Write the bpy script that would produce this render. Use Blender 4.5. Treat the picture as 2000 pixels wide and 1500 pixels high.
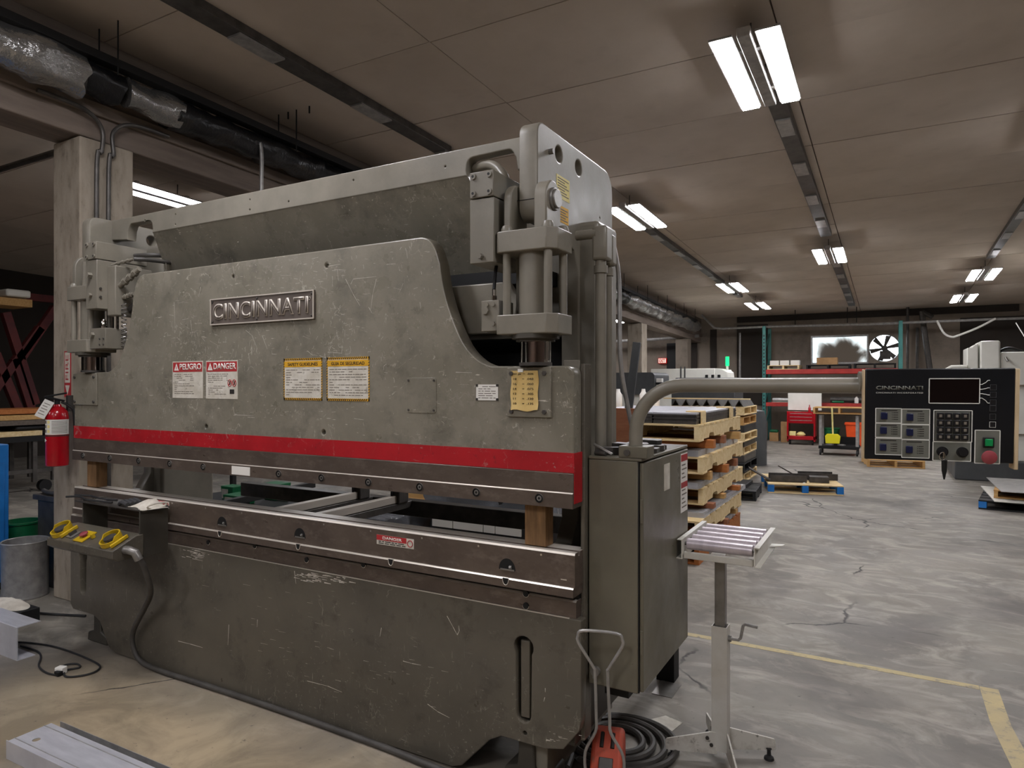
import bpy, bmesh, math, random
from mathutils import Vector, Matrix, noise as mnoise
random.seed(7)
for o in list(bpy.data.objects): bpy.data.objects.remove(o, do_unlink=True)
S = bpy.context.scene
C = S.collection
R = math.radians
# ---------------------------------------------------------------- camera, light, exposure
F, CXP, CYP, EYE, YAW = 1310.0, 1000.0, 750.0, 1.65, R(29.3)
cam_d = bpy.data.cameras.new('camera'); cam = bpy.data.objects.new('camera', cam_d); C.objects.link(cam)
cam_d.sensor_width = 36; cam_d.lens = F / 2000 * 36; cam_d.clip_start = .05; cam_d.clip_end = 200
cam.location = (0, 0, EYE); cam.rotation_euler = (R(90), 0, YAW)
S.camera = cam
w = bpy.data.worlds.new('world'); S.world = w; w.use_nodes = True
w.node_tree.nodes['Background'].inputs[0].default_value = (.75, .85, 1, 1)
w.node_tree.nodes['Background'].inputs[1].default_value = .6
S.view_settings.view_transform = 'Standard'; S.view_settings.look = 'None'
S.view_settings.gamma = 1; S.view_settings.use_curve_mapping = False
S.view_settings.exposure = 0.0
S.cycles.max_bounces = 7; S.cycles.transmission_bounces = 4; S.cycles.transparent_max_bounces = 6
LIGHT = 64.0        # radiance of the strip-light diffusers
DAY = 5.0           # daylight behind the far window

# ---------------------------------------------------------------- geometry of the view: a point of the place from an image pixel and a known plane
_c, _s = math.cos(YAW), math.sin(YAW)
def _ray(px, py):
    a, b = (px - CXP) / F, (CYP - py) / F
    return (a * _c - _s, a * _s + _c, b)
def onX(px, py, x): r = _ray(px, py); t = x / r[0]; return Vector((x, t * r[1], EYE + t * r[2]))
def onY(px, py, y): r = _ray(px, py); t = y / r[1]; return Vector((t * r[0], y, EYE + t * r[2]))
def onZ(px, py, z=0): r = _ray(px, py); t = (z - EYE) / r[2]; return Vector((t * r[0], t * r[1], z))

# ---------------------------------------------------------------- helpers
def hexc(h):
    h = h.lstrip('#'); v = [int(h[i:i+2], 16) / 255 for i in (0, 2, 4)]
    return tuple((x / 12.92 if x <= .04045 else ((x + .055) / 1.055) ** 2.4) for x in v)
MATS = {}
def pmat(name, col, rough=.5, metal=0.0, col2=None, scale=5, stretch=(1, 1, 1), lo=.35, hi=.65, col3=None, scale3=30, lo3=.55, hi3=.7,
         bump=0, bscale=40, scr=0, scrcol='#c9c2b4', emit=0, ecol=None, trans=0, alpha=1, ior=1.45, coat=0, rvar=0, spots=0):
    m = bpy.data.materials.new(name); m.use_nodes = True; MATS[name] = m
    nt = m.node_tree; N = nt.nodes; L = nt.links; b = N['Principled BSDF']
    c1 = hexc(col) + (1,)
    b.inputs['Base Color'].default_value = c1
    b.inputs['Roughness'].default_value = rough; b.inputs['Metallic'].default_value = metal
    b.inputs['IOR'].default_value = ior
    if trans: b.inputs['Transmission Weight'].default_value = trans
    if alpha < 1: b.inputs['Alpha'].default_value = alpha
    if coat: b.inputs['Coat Weight'].default_value = coat
    if emit:
        b.inputs['Emission Color'].default_value = (hexc(ecol) if ecol else hexc(col)) + (1,)
        b.inputs['Emission Strength'].default_value = emit
    tc = N.new('ShaderNodeTexCoord'); mp = N.new('ShaderNodeMapping'); L.new(tc.outputs['Object'], mp.inputs[0]); mp.inputs['Scale'].default_value = stretch
    out = None
    def noise(sc, vec=mp, det=5, ro=.6, dist=0):
        n = N.new('ShaderNodeTexNoise'); n.inputs['Scale'].default_value = sc; n.inputs['Detail'].default_value = det
        n.inputs['Roughness'].default_value = ro; n.inputs['Distortion'].default_value = dist
        L.new(vec.outputs[0], n.inputs['Vector']); return n
    def rng(sock, a, z):
        r = N.new('ShaderNodeMapRange'); r.inputs[1].default_value = a; r.inputs[2].default_value = z; L.new(sock, r.inputs[0]); return r.outputs[0]
    def mix(f, a, bcol):
        x = N.new('ShaderNodeMix'); x.data_type = 'RGBA'
        L.new(f, x.inputs[0])
        if isinstance(a, tuple): x.inputs[6].default_value = a
        else: L.new(a, x.inputs[6])
        if isinstance(bcol, tuple): x.inputs[7].default_value = bcol
        else: L.new(bcol, x.inputs[7])
        return x.outputs[2]
    def mul(a, bb):
        x = N.new('ShaderNodeMath'); x.operation = 'MULTIPLY'; L.new(a, x.inputs[0])
        if isinstance(bb, (int, float)): x.inputs[1].default_value = bb
        else: L.new(bb, x.inputs[1])
        return x.outputs[0]
    if col2:
        out = mix(rng(noise(scale).outputs[0], lo, hi), c1, hexc(col2) + (1,))
    if col3:
        out = mix(rng(noise(scale3, det=6, ro=.7).outputs[0], lo3, hi3), out or c1, hexc(col3) + (1,))
    if scr:      # wear: fine scratches and chips showing pale primer, in patches
        v = N.new('ShaderNodeTexVoronoi'); v.feature = 'DISTANCE_TO_EDGE'; v.inputs['Scale'].default_value = 7
        wob = noise(3.0, dist=1.5)
        ad = N.new('ShaderNodeMix'); ad.data_type = 'VECTOR'; ad.inputs[0].default_value = .25
        L.new(mp.outputs[0], ad.inputs[4]); L.new(wob.outputs[1], ad.inputs[5]); L.new(ad.outputs[1], v.inputs['Vector'])
        ln = N.new('ShaderNodeMapRange'); ln.inputs[1].default_value = .004; ln.inputs[2].default_value = .014; ln.inputs[3].default_value = 1; ln.inputs[4].default_value = 0
        L.new(v.outputs['Distance'], ln.inputs[0])
        a = mul(mul(mul(ln.outputs[0], .55), rng(noise(9, det=3).outputs[0], .52, .60)), rng(noise(1.3, det=2).outputs[0], .40, .56))
        ch = mul(rng(noise(55, det=4, ro=.75).outputs[0], .63, .68), rng(noise(2.2, det=3).outputs[0], .47, .62))
        mpx = N.new('ShaderNodeMapping'); L.new(tc.outputs['Object'], mpx.inputs[0]); mpx.inputs['Scale'].default_value = (14, 14, 90)
        st = mul(rng(noise(1.0, vec=mpx, det=3).outputs[0], .68, .72), rng(noise(1.7, det=2).outputs[0], .46, .58))
        mpz = N.new('ShaderNodeMapping'); L.new(tc.outputs['Object'], mpz.inputs[0]); mpz.inputs['Scale'].default_value = (110, 110, 9)
        sv = mul(rng(noise(1.0, vec=mpz, det=3).outputs[0], .68, .73), rng(noise(1.9, det=2).outputs[0], .45, .58))
        mx = N.new('ShaderNodeMath'); mx.operation = 'MAXIMUM'; L.new(a, mx.inputs[0]); L.new(ch, mx.inputs[1])
        mx2 = N.new('ShaderNodeMath'); mx2.operation = 'MAXIMUM'; L.new(mx.outputs[0], mx2.inputs[0]); L.new(st, mx2.inputs[1])
        mx3 = N.new('ShaderNodeMath'); mx3.operation = 'MAXIMUM'; L.new(mx2.outputs[0], mx3.inputs[0]); L.new(sv, mx3.inputs[1])
        out = mix(mul(mx3.outputs[0], scr), out or c1, hexc(scrcol) + (1,))
    if out is not None: L.new(out, b.inputs['Base Color'])
    if rvar:
        r = N.new('ShaderNodeMapRange'); r.inputs[1].default_value = .3; r.inputs[2].default_value = .7
        r.inputs[3].default_value = max(0, rough - rvar); r.inputs[4].default_value = min(1, rough + rvar)
        L.new(noise(scale * 1.7).outputs[0], r.inputs[0]); L.new(r.outputs[0], b.inputs['Roughness'])
    if bump:
        bp = N.new('ShaderNodeBump'); bp.inputs['Strength'].default_value = bump; bp.inputs['Distance'].default_value = .02
        L.new(noise(bscale, det=4).outputs[0], bp.inputs['Height']); L.new(bp.outputs[0], b.inputs['Normal'])
    return m

OFF = {}       # local origin of the thing an object belongs to
class MB:
    """collects shapes into one mesh"""
    def __init__(s): s.v = []; s.f = []; s.m = []
    def add(s, vs, fs, m=0):
        k = len(s.v); s.v += [tuple(p) for p in vs]
        for f in fs: s.f.append([i + k for i in f]); s.m.append(m)
        return s
    def box(s, x0, x1, y0, y1, z0, z1, m=0, M=None):
        vs = [Vector((x, y, z)) for z in (z0, z1) for y in (y0, y1) for x in (x0, x1)]
        if M is not None: vs = [M @ p for p in vs]
        return s.add(vs, [(0, 2, 3, 1), (4, 5, 7, 6), (0, 1, 5, 4), (2, 6, 7, 3), (0, 4, 6, 2), (1, 3, 7, 5)], m)
    def cbox(s, c, d, m=0, rot=None):
        M = Matrix.Translation(Vector(c)) @ (rot.to_4x4() if rot is not None else Matrix())
        return s.box(-d[0]/2, d[0]/2, -d[1]/2, d[1]/2, -d[2]/2, d[2]/2, m, M)
    def cyl(s, p0, p1, r, n=16, r2=None, m=0, caps=True):
        return s.tube([p0, p1], r, n, m=m, r2=r2, caps=caps)
    def tube(s, pts, r, n=10, m=0, closed=False, r2=None, caps=True, rs=None):
        P = [Vector(p) for p in pts]; k = len(P); rings = []
        T = []
        for i in range(k):
            a = P[(i - 1) % k] if (closed or i > 0) else P[0]; b = P[(i + 1) % k] if (closed or i < k - 1) else P[-1]
            t = (b - a); T.append(t.normalized() if t.length > 1e-9 else Vector((0, 0, 1)))
        up = Vector((0, 0, 1)) if abs(T[0].z) < .9 else Vector((1, 0, 0))
        u = T[0].cross(up).normalized()
        base = len(s.v); vs = []
        for i in range(k):
            if i: 
                u = (u - T[i] * u.dot(T[i]))
                u = u.normalized() if u.length > 1e-6 else T[i].orthogonal().normalized()
            w_ = T[i].cross(u)
            rr = rs[i] if rs else (r if r2 is None else r + (r2 - r) * i / (k - 1))
            for j in range(n):
                a = 2 * math.pi * j / n
                vs.append(P[i] + (u * math.cos(a) + w_ * math.sin(a)) * rr)
        fs = []
        for i in range(k if closed else k - 1):
            i2 = (i + 1) % k
            for j in range(n): fs.append((i*n + j, i*n + (j+1) % n, i2*n + (j+1) % n, i2*n + j))
        if caps and not closed:
            fs.append(tuple(range(n))[::-1]); fs.append(tuple((k-1)*n + j for j in range(n)))
        fs = [f[::-1] for f in fs]
        return s.add(vs, fs, m)
    def prism(s, poly, ax, a, b, m=0):
        """closed outline in the plane across axis ax, from a to b"""
        n = len(poly)
        ar = sum(poly[i][0]*poly[(i+1) % n][1] - poly[(i+1) % n][0]*poly[i][1] for i in range(n))
        if ar < 0: poly = poly[::-1]
        if a > b: a, b = b, a
        g = {'x': lambda u, v, t: (t, u, v), 'y': lambda u, v, t: (u, -t, v), 'z': lambda u, v, t: (u, v, t)}[ax]
        if ax == 'y': a, b = -b, -a
        vs = [g(u, v, a) for u, v in poly] + [g(u, v, b) for u, v in poly]
        fs = [tuple(range(n))[::-1], tuple(range(n, 2*n))] + [(i, (i+1) % n, n + (i+1) % n, n + i) for i in range(n)]
        return s.add(vs, fs, m)
    def lathe(s, prof, o=(0, 0, 0), n=24, m=0, M=None):
        o = Vector(o); vs = []; k = len(prof)
        for r, z in prof:
            for j in range(n):
                a = 2*math.pi*j/n; vs.append(o + Vector((r*math.cos(a), r*math.sin(a), z)))
        if M is not None: vs = [M @ q for q in vs]
        fs = [(i*n+j, i*n+(j+1) % n, (i+1)*n+(j+1) % n, (i+1)*n+j) for i in range(k-1) for j in range(n)]
        if prof[0][0] > 1e-6: fs.append(tuple(range(n))[::-1])
        if prof[-1][0] > 1e-6: fs.append(tuple((k-1)*n+j for j in range(n)))
        return s.add(vs, fs, m)
    def build(s, name, mats, parent=None, bevel=0, smooth=True, ang=35, seg=2):
        me = bpy.data.meshes.new(name); me.from_pydata(s.v, [], s.f)
        if not isinstance(mats, (list, tuple)): mats = [mats]
        for mm in mats: me.materials.append(MATS[mm] if isinstance(mm, str) else mm)
        me.polygons.foreach_set('material_index', s.m)
        return finish(me, name, parent, bevel, smooth, ang, seg)
def finish(me, name, parent=None, bevel=0, smooth=True, ang=35, seg=2):
    me.update()
    if smooth:
        me.polygons.foreach_set('use_smooth', [True] * len(me.polygons)); me.set_sharp_from_angle(angle=R(ang))
    o = bpy.data.objects.new(name, me); C.objects.link(o)
    if parent is not None:
        off = OFF.get(parent.name, Vector()); me.transform(Matrix.Translation(-off)); o.parent = parent; OFF[o.name] = off
    if bevel:
        bv = o.modifiers.new('edge', 'BEVEL'); bv.width = bevel; bv.segments = seg; bv.limit_method = 'ANGLE'; bv.angle_limit = R(40)
    return o
def plate(name, mat, outline, holes, ax, front, thick, parent=None, bev=.002, seg=1):
    """flat plate with real openings: outline and holes in (x,z) for ax 'y', (y,z) for ax 'x', (x,y) for ax 'z'; front = side facing -y / +x / +z"""
    cu = bpy.data.curves.new(name, 'CURVE'); cu.dimensions = '2D'; cu.fill_mode = 'BOTH'
    cu.extrude = max(thick/2 - bev, 1e-4); cu.bevel_depth = bev; cu.bevel_resolution = seg - 1; cu.offset = -bev
    for pl in [outline] + list(holes):
        sp = cu.splines.new('POLY'); sp.points.add(len(pl) - 1); sp.use_cyclic_u = True
        for p, q in zip(sp.points, pl): p.co = (q[0], q[1], 0, 1)
    t = bpy.data.objects.new(name, cu); me = bpy.data.meshes.new_from_object(t)
    bpy.data.objects.remove(t); bpy.data.curves.remove(cu)
    me.name = name
    if ax == 'y': M = Matrix(((1, 0, 0, 0), (0, 0, -1, front + thick/2), (0, 1, 0, 0), (0, 0, 0, 1)))
    elif ax == 'x': M = Matrix(((0, 0, 1, front - thick/2), (1, 0, 0, 0), (0, 1, 0, 0), (0, 0, 0, 1)))
    else: M = Matrix.Translation((0, 0, front - thick/2))
    me.transform(M); me.materials.clear(); me.materials.append(MATS[mat])
    return finish(me, name, parent, 0, True, 30)
def text(name, s, mat, parent, M, width=None, height=None, ext=.0008, spacing=1.0, bold=0.0, fit=None):
    """lettering: local x right, y up, z out, then placed by M (origin = left bottom of the letters)"""
    def make(off):
        cu = bpy.data.curves.new(name, 'FONT'); cu.body = s; cu.size = 1; cu.extrude = 0; cu.space_character = spacing; cu.offset = off
        t = bpy.data.objects.new(name, cu); q = bpy.data.meshes.new_from_object(t); bpy.data.objects.remove(t); return q
    me = make(bold); mb = make(fit) if fit is not None else me
    xs = [v.co.x for v in mb.vertices]; ys = [v.co.y for v in mb.vertices]
    x0, x1, y0, y1 = min(xs), max(xs), min(ys), max(ys)
    sy = (height / (y1 - y0)) if height else width / (x1 - x0); sx = (width / (x1 - x0)) if width else sy
    me.transform(Matrix.Diagonal((sx, sy, 1, 1)) @ Matrix.Translation((-x0, -y0, 0)))
    bm = bmesh.new(); bm.from_mesh(me)
    if ext:
        g = bmesh.ops.extrude_face_region(bm, geom=bm.faces[:])
        bmesh.ops.translate(bm, verts=[e for e in g['geom'] if isinstance(e, bmesh.types.BMVert)], vec=(0, 0, ext))
        bmesh.ops.recalc_face_normals(bm, faces=bm.faces[:])
    bm.to_mesh(me); bm.free(); me.transform(M); me.materials.clear(); me.materials.append(MATS[mat])
    return finish(me, name, parent, 0, False)
def faceY(x, y, z, tilt=0):   # lettering on a surface facing -y
    return Matrix.Translation((x, y, z)) @ Matrix.Rotation(R(90), 4, 'X')
def faceX(x, y, z):           # lettering on a surface facing +x, reading along +y
    return Matrix.Translation((x, y, z)) @ Matrix.Rotation(R(90), 4, 'Z') @ Matrix.Rotation(R(90), 4, 'X')
def rrect(x0, x1, z0, z1, r, n=5):
    pts = []
    for cx, cz, a0 in ((x1-r, z0+r, -90), (x1-r, z1-r, 0), (x0+r, z1-r, 90), (x0+r, z0+r, 180)):
        for i in range(n+1):
            a = R(a0 + 90*i/n); pts.append((cx + r*math.cos(a), cz + r*math.sin(a)))
    return pts
def circ(x, z, r, n=20, a0=0, a1=360):
    return [(x + r*math.cos(R(a0 + (a1-a0)*i/n)), z + r*math.sin(R(a0 + (a1-a0)*i/n))) for i in range(n if a1-a0 == 360 else n+1)]
def bez(p, n=8):
    """smooth path through points (Catmull-Rom)"""
    P = [Vector(q) for q in p]; out = []
    for i in range(len(P)-1):
        a, b, c_, d = P[max(i-1, 0)], P[i], P[i+1], P[min(i+2, len(P)-1)]
        for k in range(n):
            t = k/n; out.append(.5*((2*b) + (c_-a)*t + (2*a-5*b+4*c_-d)*t*t + (3*b-a-3*c_+d)*t**3))
    out.append(P[-1]); return out
def tag(o, label=None, cat=None, group=None, kind=None):
    if label: o['label'] = label
    if cat: o['category'] = cat
    if group: o['group'] = group
    if kind: o['kind'] = kind
    return o
def thing(name, label, cat, loc=(0, 0, 0), rotz=0, group=None, local=False):
    o = bpy.data.objects.new(name, None); C.objects.link(o); o.location = loc; o.rotation_euler = (0, 0, rotz); o.empty_display_size = .1
    OFF[o.name] = Vector() if local else Vector(loc)
    return tag(o, label, cat, group)
def sub(name, parent):        # an Empty part that carries sub-parts
    o = bpy.data.objects.new(name, None); C.objects.link(o); o.parent = parent; OFF[o.name] = OFF[parent.name]; o.empty_display_size = .05
    return o
def dup(root, loc=None, rotz=None, label=None, group=None, parent=None, scale=None):
    r = root.copy(); C.objects.link(r); OFF[r.name] = OFF.get(root.name, Vector())
    if parent is not None: r.parent = parent
    if loc is not None: r.location = loc
    if rotz is not None: r.rotation_euler = (0, 0, rotz)
    if scale is not None: r.scale = scale
    if label: r['label'] = label
    if group: r['group'] = group
    for ch in list(root.children):
        c = ch.copy(); C.objects.link(c); c.parent = r
        for g in list(ch.children):
            d = g.copy(); C.objects.link(d); d.parent = c
    return r
def bolt(name, mat, parent, p, r=.009, h=.006, d=(0, -1, 0), hexs=True):
    p = Vector(p); d = Vector(d)
    return MB().cyl(p - d*.002, p + d*h, r, 6 if hexs else 14).build(name, mat, parent, bevel=.001)

# ---------------------------------------------------------------- materials
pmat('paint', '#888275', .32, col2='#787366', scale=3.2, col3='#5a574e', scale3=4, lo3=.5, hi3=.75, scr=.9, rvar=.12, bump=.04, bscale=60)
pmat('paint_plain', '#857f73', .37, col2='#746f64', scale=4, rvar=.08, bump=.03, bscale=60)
pmat('paint_bed', '#5f594e', .36, col2='#534e45', scale=2.5, col3='#413d36', scale3=7, lo3=.54, hi3=.75, scr=.35, rvar=.1)  # machine paint darkened in colour for the weaker light low on the press
pmat('paint_dark', '#4b473f', .5, col2='#3a3731', scale=4)
pmat('cabinet_paint', '#6d6859', .36, col2='#615c50', scale=3, col3='#4a463e', scale3=2.2, lo3=.54, hi3=.78, rvar=.1)
pmat('machined', '#675b52', .36, .35, col2='#574c45', scale=5, stretch=(1, 1, 2), col3='#786c63', scale3=11, lo3=.52, hi3=.75, rvar=.1)
pmat('bare_edge', '#d3cbc0', .35, .5)
pmat('black', '#0b0b0c', .6)
pmat('plate_grey', '#665c55', .45, .1, col2='#5a514b', scale=9)
pmat('letter_pale', '#c9c0b4', .4, .2)
pmat('primer', '#cfc8bc', .6)
pmat('black_gloss', '#0d0d10', .25)
pmat('rubber', '#1d1d1f', .6, col2='#2a2a2b', scale=8)
pmat('hose', '#4c4945', .5, col2='#3c3936', scale=8)
pmat('red_paint', '#b01d26', .4, col2='#9b161f', scale=5, col3='#6b2226', scale3=16, lo3=.62, hi3=.72, scr=.7, scrcol='#a89a92')
pmat('chrome', '#d9d6d2', .12, 1.0)
pmat('oil_rod', '#b9a8a4', .1, 1.0)
pmat('steel', '#8f8c88', .36, .5, col2='#77746f', scale=9)
pmat('galv', '#b0aeab', .38, .45, col2='#949290', scale=14)
pmat('sheet_steel', '#c6c6cc', .4, .25, col2='#b5b5bc', scale=5, stretch=(1, 6, 1))
pmat('dark_steel', '#45423f', .42, .4, col2='#5a5652', scale=10)
pmat('roller', '#d6ccd2', .34, .35, col2='#c4bac2', scale=5, stretch=(8, 1, 1))
pmat('white_paint', '#dedcd5', .45, col2='#cfcbc0', scale=6, col3='#8c8478', scale3=6, lo3=.62, hi3=.76)
pmat('white_grime', '#d6d3ca', .5, col2='#a59e92', scale=9, lo=.45, hi=.66, col3='#5d564d', scale3=22, lo3=.58, hi3=.68)
pmat('paper', '#d6d1c6', .7, col2='#bdb6a8', scale=14, col3='#8e8678', scale3=30, lo3=.6, hi3=.72)
pmat('paper_clean', '#e4e1da', .7)
pmat('paper_yellow', '#dcc07f', .7, col2='#c4a15c', scale=8, col3='#a58247', scale3=12, lo3=.6, hi3=.75)
pmat('sticker_yellow', '#efe2a0', .6, col2='#e4d484', scale=9)
pmat('sign_yellow', '#e0a91f', .55, col2='#c39324', scale=14)
pmat('sign_red', '#b3262c', .55, col2='#9c3a3a', scale=16)
pmat('ink', '#26221f', .7)
pmat('ink_faint', '#766f64', .7)
pmat('wood', '#c9a269', .75, col2='#b58a52', scale=4, stretch=(1, 9, 9), col3='#8f6a3c', scale3=10, lo3=.6, hi3=.75)
pmat('wood_light', '#e6cfa2', .75, col2='#d4b883', scale=4, stretch=(1, 6, 6), col3='#b09060', scale3=10, lo3=.62, hi3=.75)
pmat('wood_orange', '#b9743d', .75, col2='#a7622e', scale=5, stretch=(1, 6, 6))
pmat('wood_red', '#9a6446', .75, col2='#875439', scale=5, stretch=(1, 6, 6))
pmat('wood_grey', '#6c6258', .8, col2='#584f46', scale=5, stretch=(1, 6, 6))
pmat('wood_block', '#8d6a45', .7, col2='#6e5234', scale=7, stretch=(6, 6, 1))
pmat('column_wood', '#a79c8d', .8, col2='#908576', scale=3, stretch=(3, 3, 1), col3='#6b6156', scale3=6, lo3=.56, hi3=.78, bump=.2, bscale=12)
pmat('beam_wood', '#84776c', .85, col2='#6e6259', scale=2, stretch=(5, .6, 5), bump=.1)
pmat('ceiling_board', '#cabdaf', .9, col2='#baad9f', scale=.8, col3='#9f9387', scale3=.5, lo3=.5, hi3=.8, bump=.03, bscale=60)
pmat('joint', '#3b322c', .9)
pmat('concrete_wall', '#928679', .9, col2='#83786c', scale=.7, col3='#685f55', scale3=1.1, lo3=.5, hi3=.75, bump=.1)
pmat('dark_wall', '#3a342f', .9, col2='#2f2a26', scale=.6)
pmat('foil', '#a3a2a0', .25, .8, bump=1.0, bscale=11)
pmat('black_wrap', '#1b1b1d', .3, bump=.6, bscale=10)
pmat('plastic_wrap', '#dcdce0', .12, alpha=.5, bump=.8, bscale=16)
pmat('plastic_dark', '#6d6f74', .13, alpha=.85, bump=1.0, bscale=12)
pmat('blue_paint', '#2277c4', .45, col2='#1d69b0', scale=7)
pmat('red_enamel', '#b30f1e', .22, col2='#a00c19', scale=5, coat=.3)
pmat('red_rack', '#b2352e', .5, col2='#982c27', scale=5)
pmat('dark_red', '#5d1f1c', .6, col2='#46171a', scale=4)
pmat('teal', '#3b7a74', .5, col2='#336b66', scale=6)
pmat('orange', '#f0571c', .45, col2='#e04d17', scale=5)
pmat('yellow', '#e6dd1e', .5)
pmat('palm_yellow', '#cfae22', .35, col2='#b4931c', scale=14, rvar=.1)
pmat('green', '#12693f', .45, col2='#0e5734', scale=8)
pmat('green_bright', '#0f8a4b', .35)
pmat('pedal_red', '#c0523a', .6, col2='#a8432f', scale=9, col3='#7d5a4c', scale3=14, lo3=.56, hi3=.72)
pmat('cardboard', '#b08a5f', .85, col2='#9c7850', scale=6)
pmat('cream', '#cdb795', .6, col2='#bda683', scale=8)
pmat('white_machine', '#ecebe2', .4, col2='#e0dfd5', scale=2)
pmat('grey_machine', '#4d4f50', .5, col2='#414345', scale=3)
pmat('panel_black', '#15171c', .35, col2='#101216', scale=10)
pmat('panel_grey', '#6f7068', .5, col2='#63645c', scale=12)
pmat('line_white', '#d9d9d2', .5)
pmat('navy', '#141a3c', .35)
pmat('line_dim', '#4a4b4e', .5)
pmat('key_black', '#17171a', .4)
pmat('screen', '#140c0c', .15)
pmat('estop', '#8f3f45', .4)
pmat('beacon', '#16c060', .3, emit=2.2, ecol='#18d873')
pmat('exit_red', '#b32222', .5, emit=.5, ecol='#c22a22')
pmat('exit_white', '#e8ddd0', .5, emit=.7, ecol='#f0dccb')
pmat('yellow_line', '#c2b185', .8, col2='#b3a482', scale=5, col3='#8f887c', scale3=14, lo3=.52, hi3=.66)
pmat('diffuser', '#ffffff', .4, emit=LIGHT, ecol='#fbfaff')
pmat('glass_clear', '#ffffff', .02, trans=1)
pmat('glove', '#d8d2c6', .85, col2='#bdb5a7', scale=12)
pmat('glove_dark', '#3a3a3c', .8)
pmat('daylight', '#ffffff', .5, emit=DAY, ecol='#eef6ff')
# a dirty frosted pane: daylight behind it, soot stains that block part of it
m = pmat('window_pane', '#3a342e', .3)
nt = m.node_tree; N = nt.nodes; L = nt.links; b = N['Principled BSDF']
tc = N.new('ShaderNodeTexCoord'); n1 = N.new('ShaderNodeTexNoise'); n1.inputs['Scale'].default_value = 1.6; n1.inputs['Detail'].default_value = 7; n1.inputs['Distortion'].default_value = .8
L.new(tc.outputs['Object'], n1.inputs['Vector'])
gr = N.new('ShaderNodeTexGradient'); gr.gradient_type = 'SPHERICAL'; mp = N.new('ShaderNodeMapping'); mp.inputs['Location'].default_value = (-.12, 0, .18); mp.inputs['Scale'].default_value = (1.1, 1, 1.45)
L.new(tc.outputs['Object'], mp.inputs[0]); L.new(mp.outputs[0], gr.inputs[0])
ad = N.new('ShaderNodeMath'); ad.operation = 'ADD'; L.new(gr.outputs[1], ad.inputs[0]); L.new(n1.outputs[0], ad.inputs[1])
mr = N.new('ShaderNodeMapRange'); mr.inputs[1].default_value = .55; mr.inputs[2].default_value = .98; mr.inputs[3].default_value = 2.6; mr.inputs[4].default_value = .16; L.new(ad.outputs[0], mr.inputs[0])
L.new(mr.outputs[0], b.inputs['Emission Strength'])
er = N.new('ShaderNodeMix'); er.data_type = 'RGBA'; er.inputs[6].default_value = hexc('#e2f1f6') + (1,); er.inputs[7].default_value = hexc('#8d7a66') + (1,)
m2 = N.new('ShaderNodeMapRange'); m2.inputs[1].default_value = .7; m2.inputs[2].default_value = 1.05; L.new(ad.outputs[0], m2.inputs[0]); L.new(m2.outputs[0], er.inputs[0]); L.new(er.outputs[2], b.inputs['Emission Color'])
# concrete floor: worn grey slab with tan staining, dark tyre rubs and hairline cracks
m = bpy.data.materials.new('floor_concrete'); MATS['floor_concrete'] = m; m.use_nodes = True
nt = m.node_tree; N = nt.nodes; L = nt.links; b = N['Principled BSDF']
tc = N.new('ShaderNodeTexCoord')
def _n(sc, det=6, ro=.6, dist=0, st=(1, 1, 1), rot=0):
    mp = N.new('ShaderNodeMapping'); mp.inputs['Scale'].default_value = st; mp.inputs['Rotation'].default_value = (0, 0, rot); L.new(tc.outputs['Object'], mp.inputs[0])
    n = N.new('ShaderNodeTexNoise'); n.inputs['Scale'].default_value = sc; n.inputs['Detail'].default_value = det; n.inputs['Roughness'].default_value = ro; n.inputs['Distortion'].default_value = dist
    L.new(mp.outputs[0], n.inputs['Vector']); return n.outputs[0]
def _r(s, a, z, o0=0, o1=1):
    r = N.new('ShaderNodeMapRange'); r.inputs[1].default_value = a; r.inputs[2].default_value = z; r.inputs[3].default_value = o0; r.inputs[4].default_value = o1; L.new(s, r.inputs[0]); return r.outputs[0]
def _m(f, a, c):
    x = N.new('ShaderNodeMix'); x.data_type = 'RGBA'; L.new(f, x.inputs[0])
    for k, q in ((6, a), (7, c)):
        if isinstance(q, str): x.inputs[k].default_value = hexc(q) + (1,)
        else: L.new(q, x.inputs[k])
    return x.outputs[2]
sx = N.new('ShaderNodeSeparateXYZ'); L.new(tc.outputs['Object'], sx.inputs[0])
base = _m(_r(_n(1.1, 7, .62, .6), .38, .62), '#716c65', '#857f76')
base = _m(_r(_n(2.6, 6, .65, 1.0, (1, 1.8, 1), .5), .48, .66), base, '#9d968b')
base = _m(_r(_n(.9, 5, .6, .4, (1, 1, 1), 1.1), .52, .7), base, '#5e5953')
# tan foot-worn slab in front of the press
tan = N.new('ShaderNodeMath'); tan.operation = 'MULTIPLY'
L.new(_r(sx.outputs[1], 2.6, 2.0), tan.inputs[0]); L.new(_r(_n(.8, 4), .3, .5), tan.inputs[1])
tan2 = N.new('ShaderNodeMath'); tan2.operation = 'MULTIPLY'; L.new(tan.outputs[0], tan2.inputs[0]); L.new(_r(sx.outputs[0], -4.6, -3.6), tan2.inputs[1]); tan = tan2
base = _m(tan.outputs[0], base, _m(_r(_n(2.2, 6, .65, .8), .4, .62), '#877964', '#b09e82'))
base = _m(_r(_n(26, 6, .7), .62, .74), base, '#4c4742')
v = N.new('ShaderNodeTexVoronoi'); v.feature = 'DISTANCE_TO_EDGE'; v.inputs['Scale'].default_value = .42
mpv = N.new('ShaderNodeMapping'); L.new(tc.outputs['Object'], mpv.inputs[0]); wob = N.new('ShaderNodeTexNoise'); wob.inputs['Scale'].default_value = 2.5; wob.inputs['Detail'].default_value = 5
L.new(tc.outputs['Object'], wob.inputs['Vector']); am = N.new('ShaderNodeMix'); am.data_type = 'VECTOR'; am.inputs[0].default_value = .22
L.new(mpv.outputs[0], am.inputs[4]); L.new(wob.outputs[1], am.inputs[5]); L.new(am.outputs[1], v.inputs['Vector'])
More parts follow.
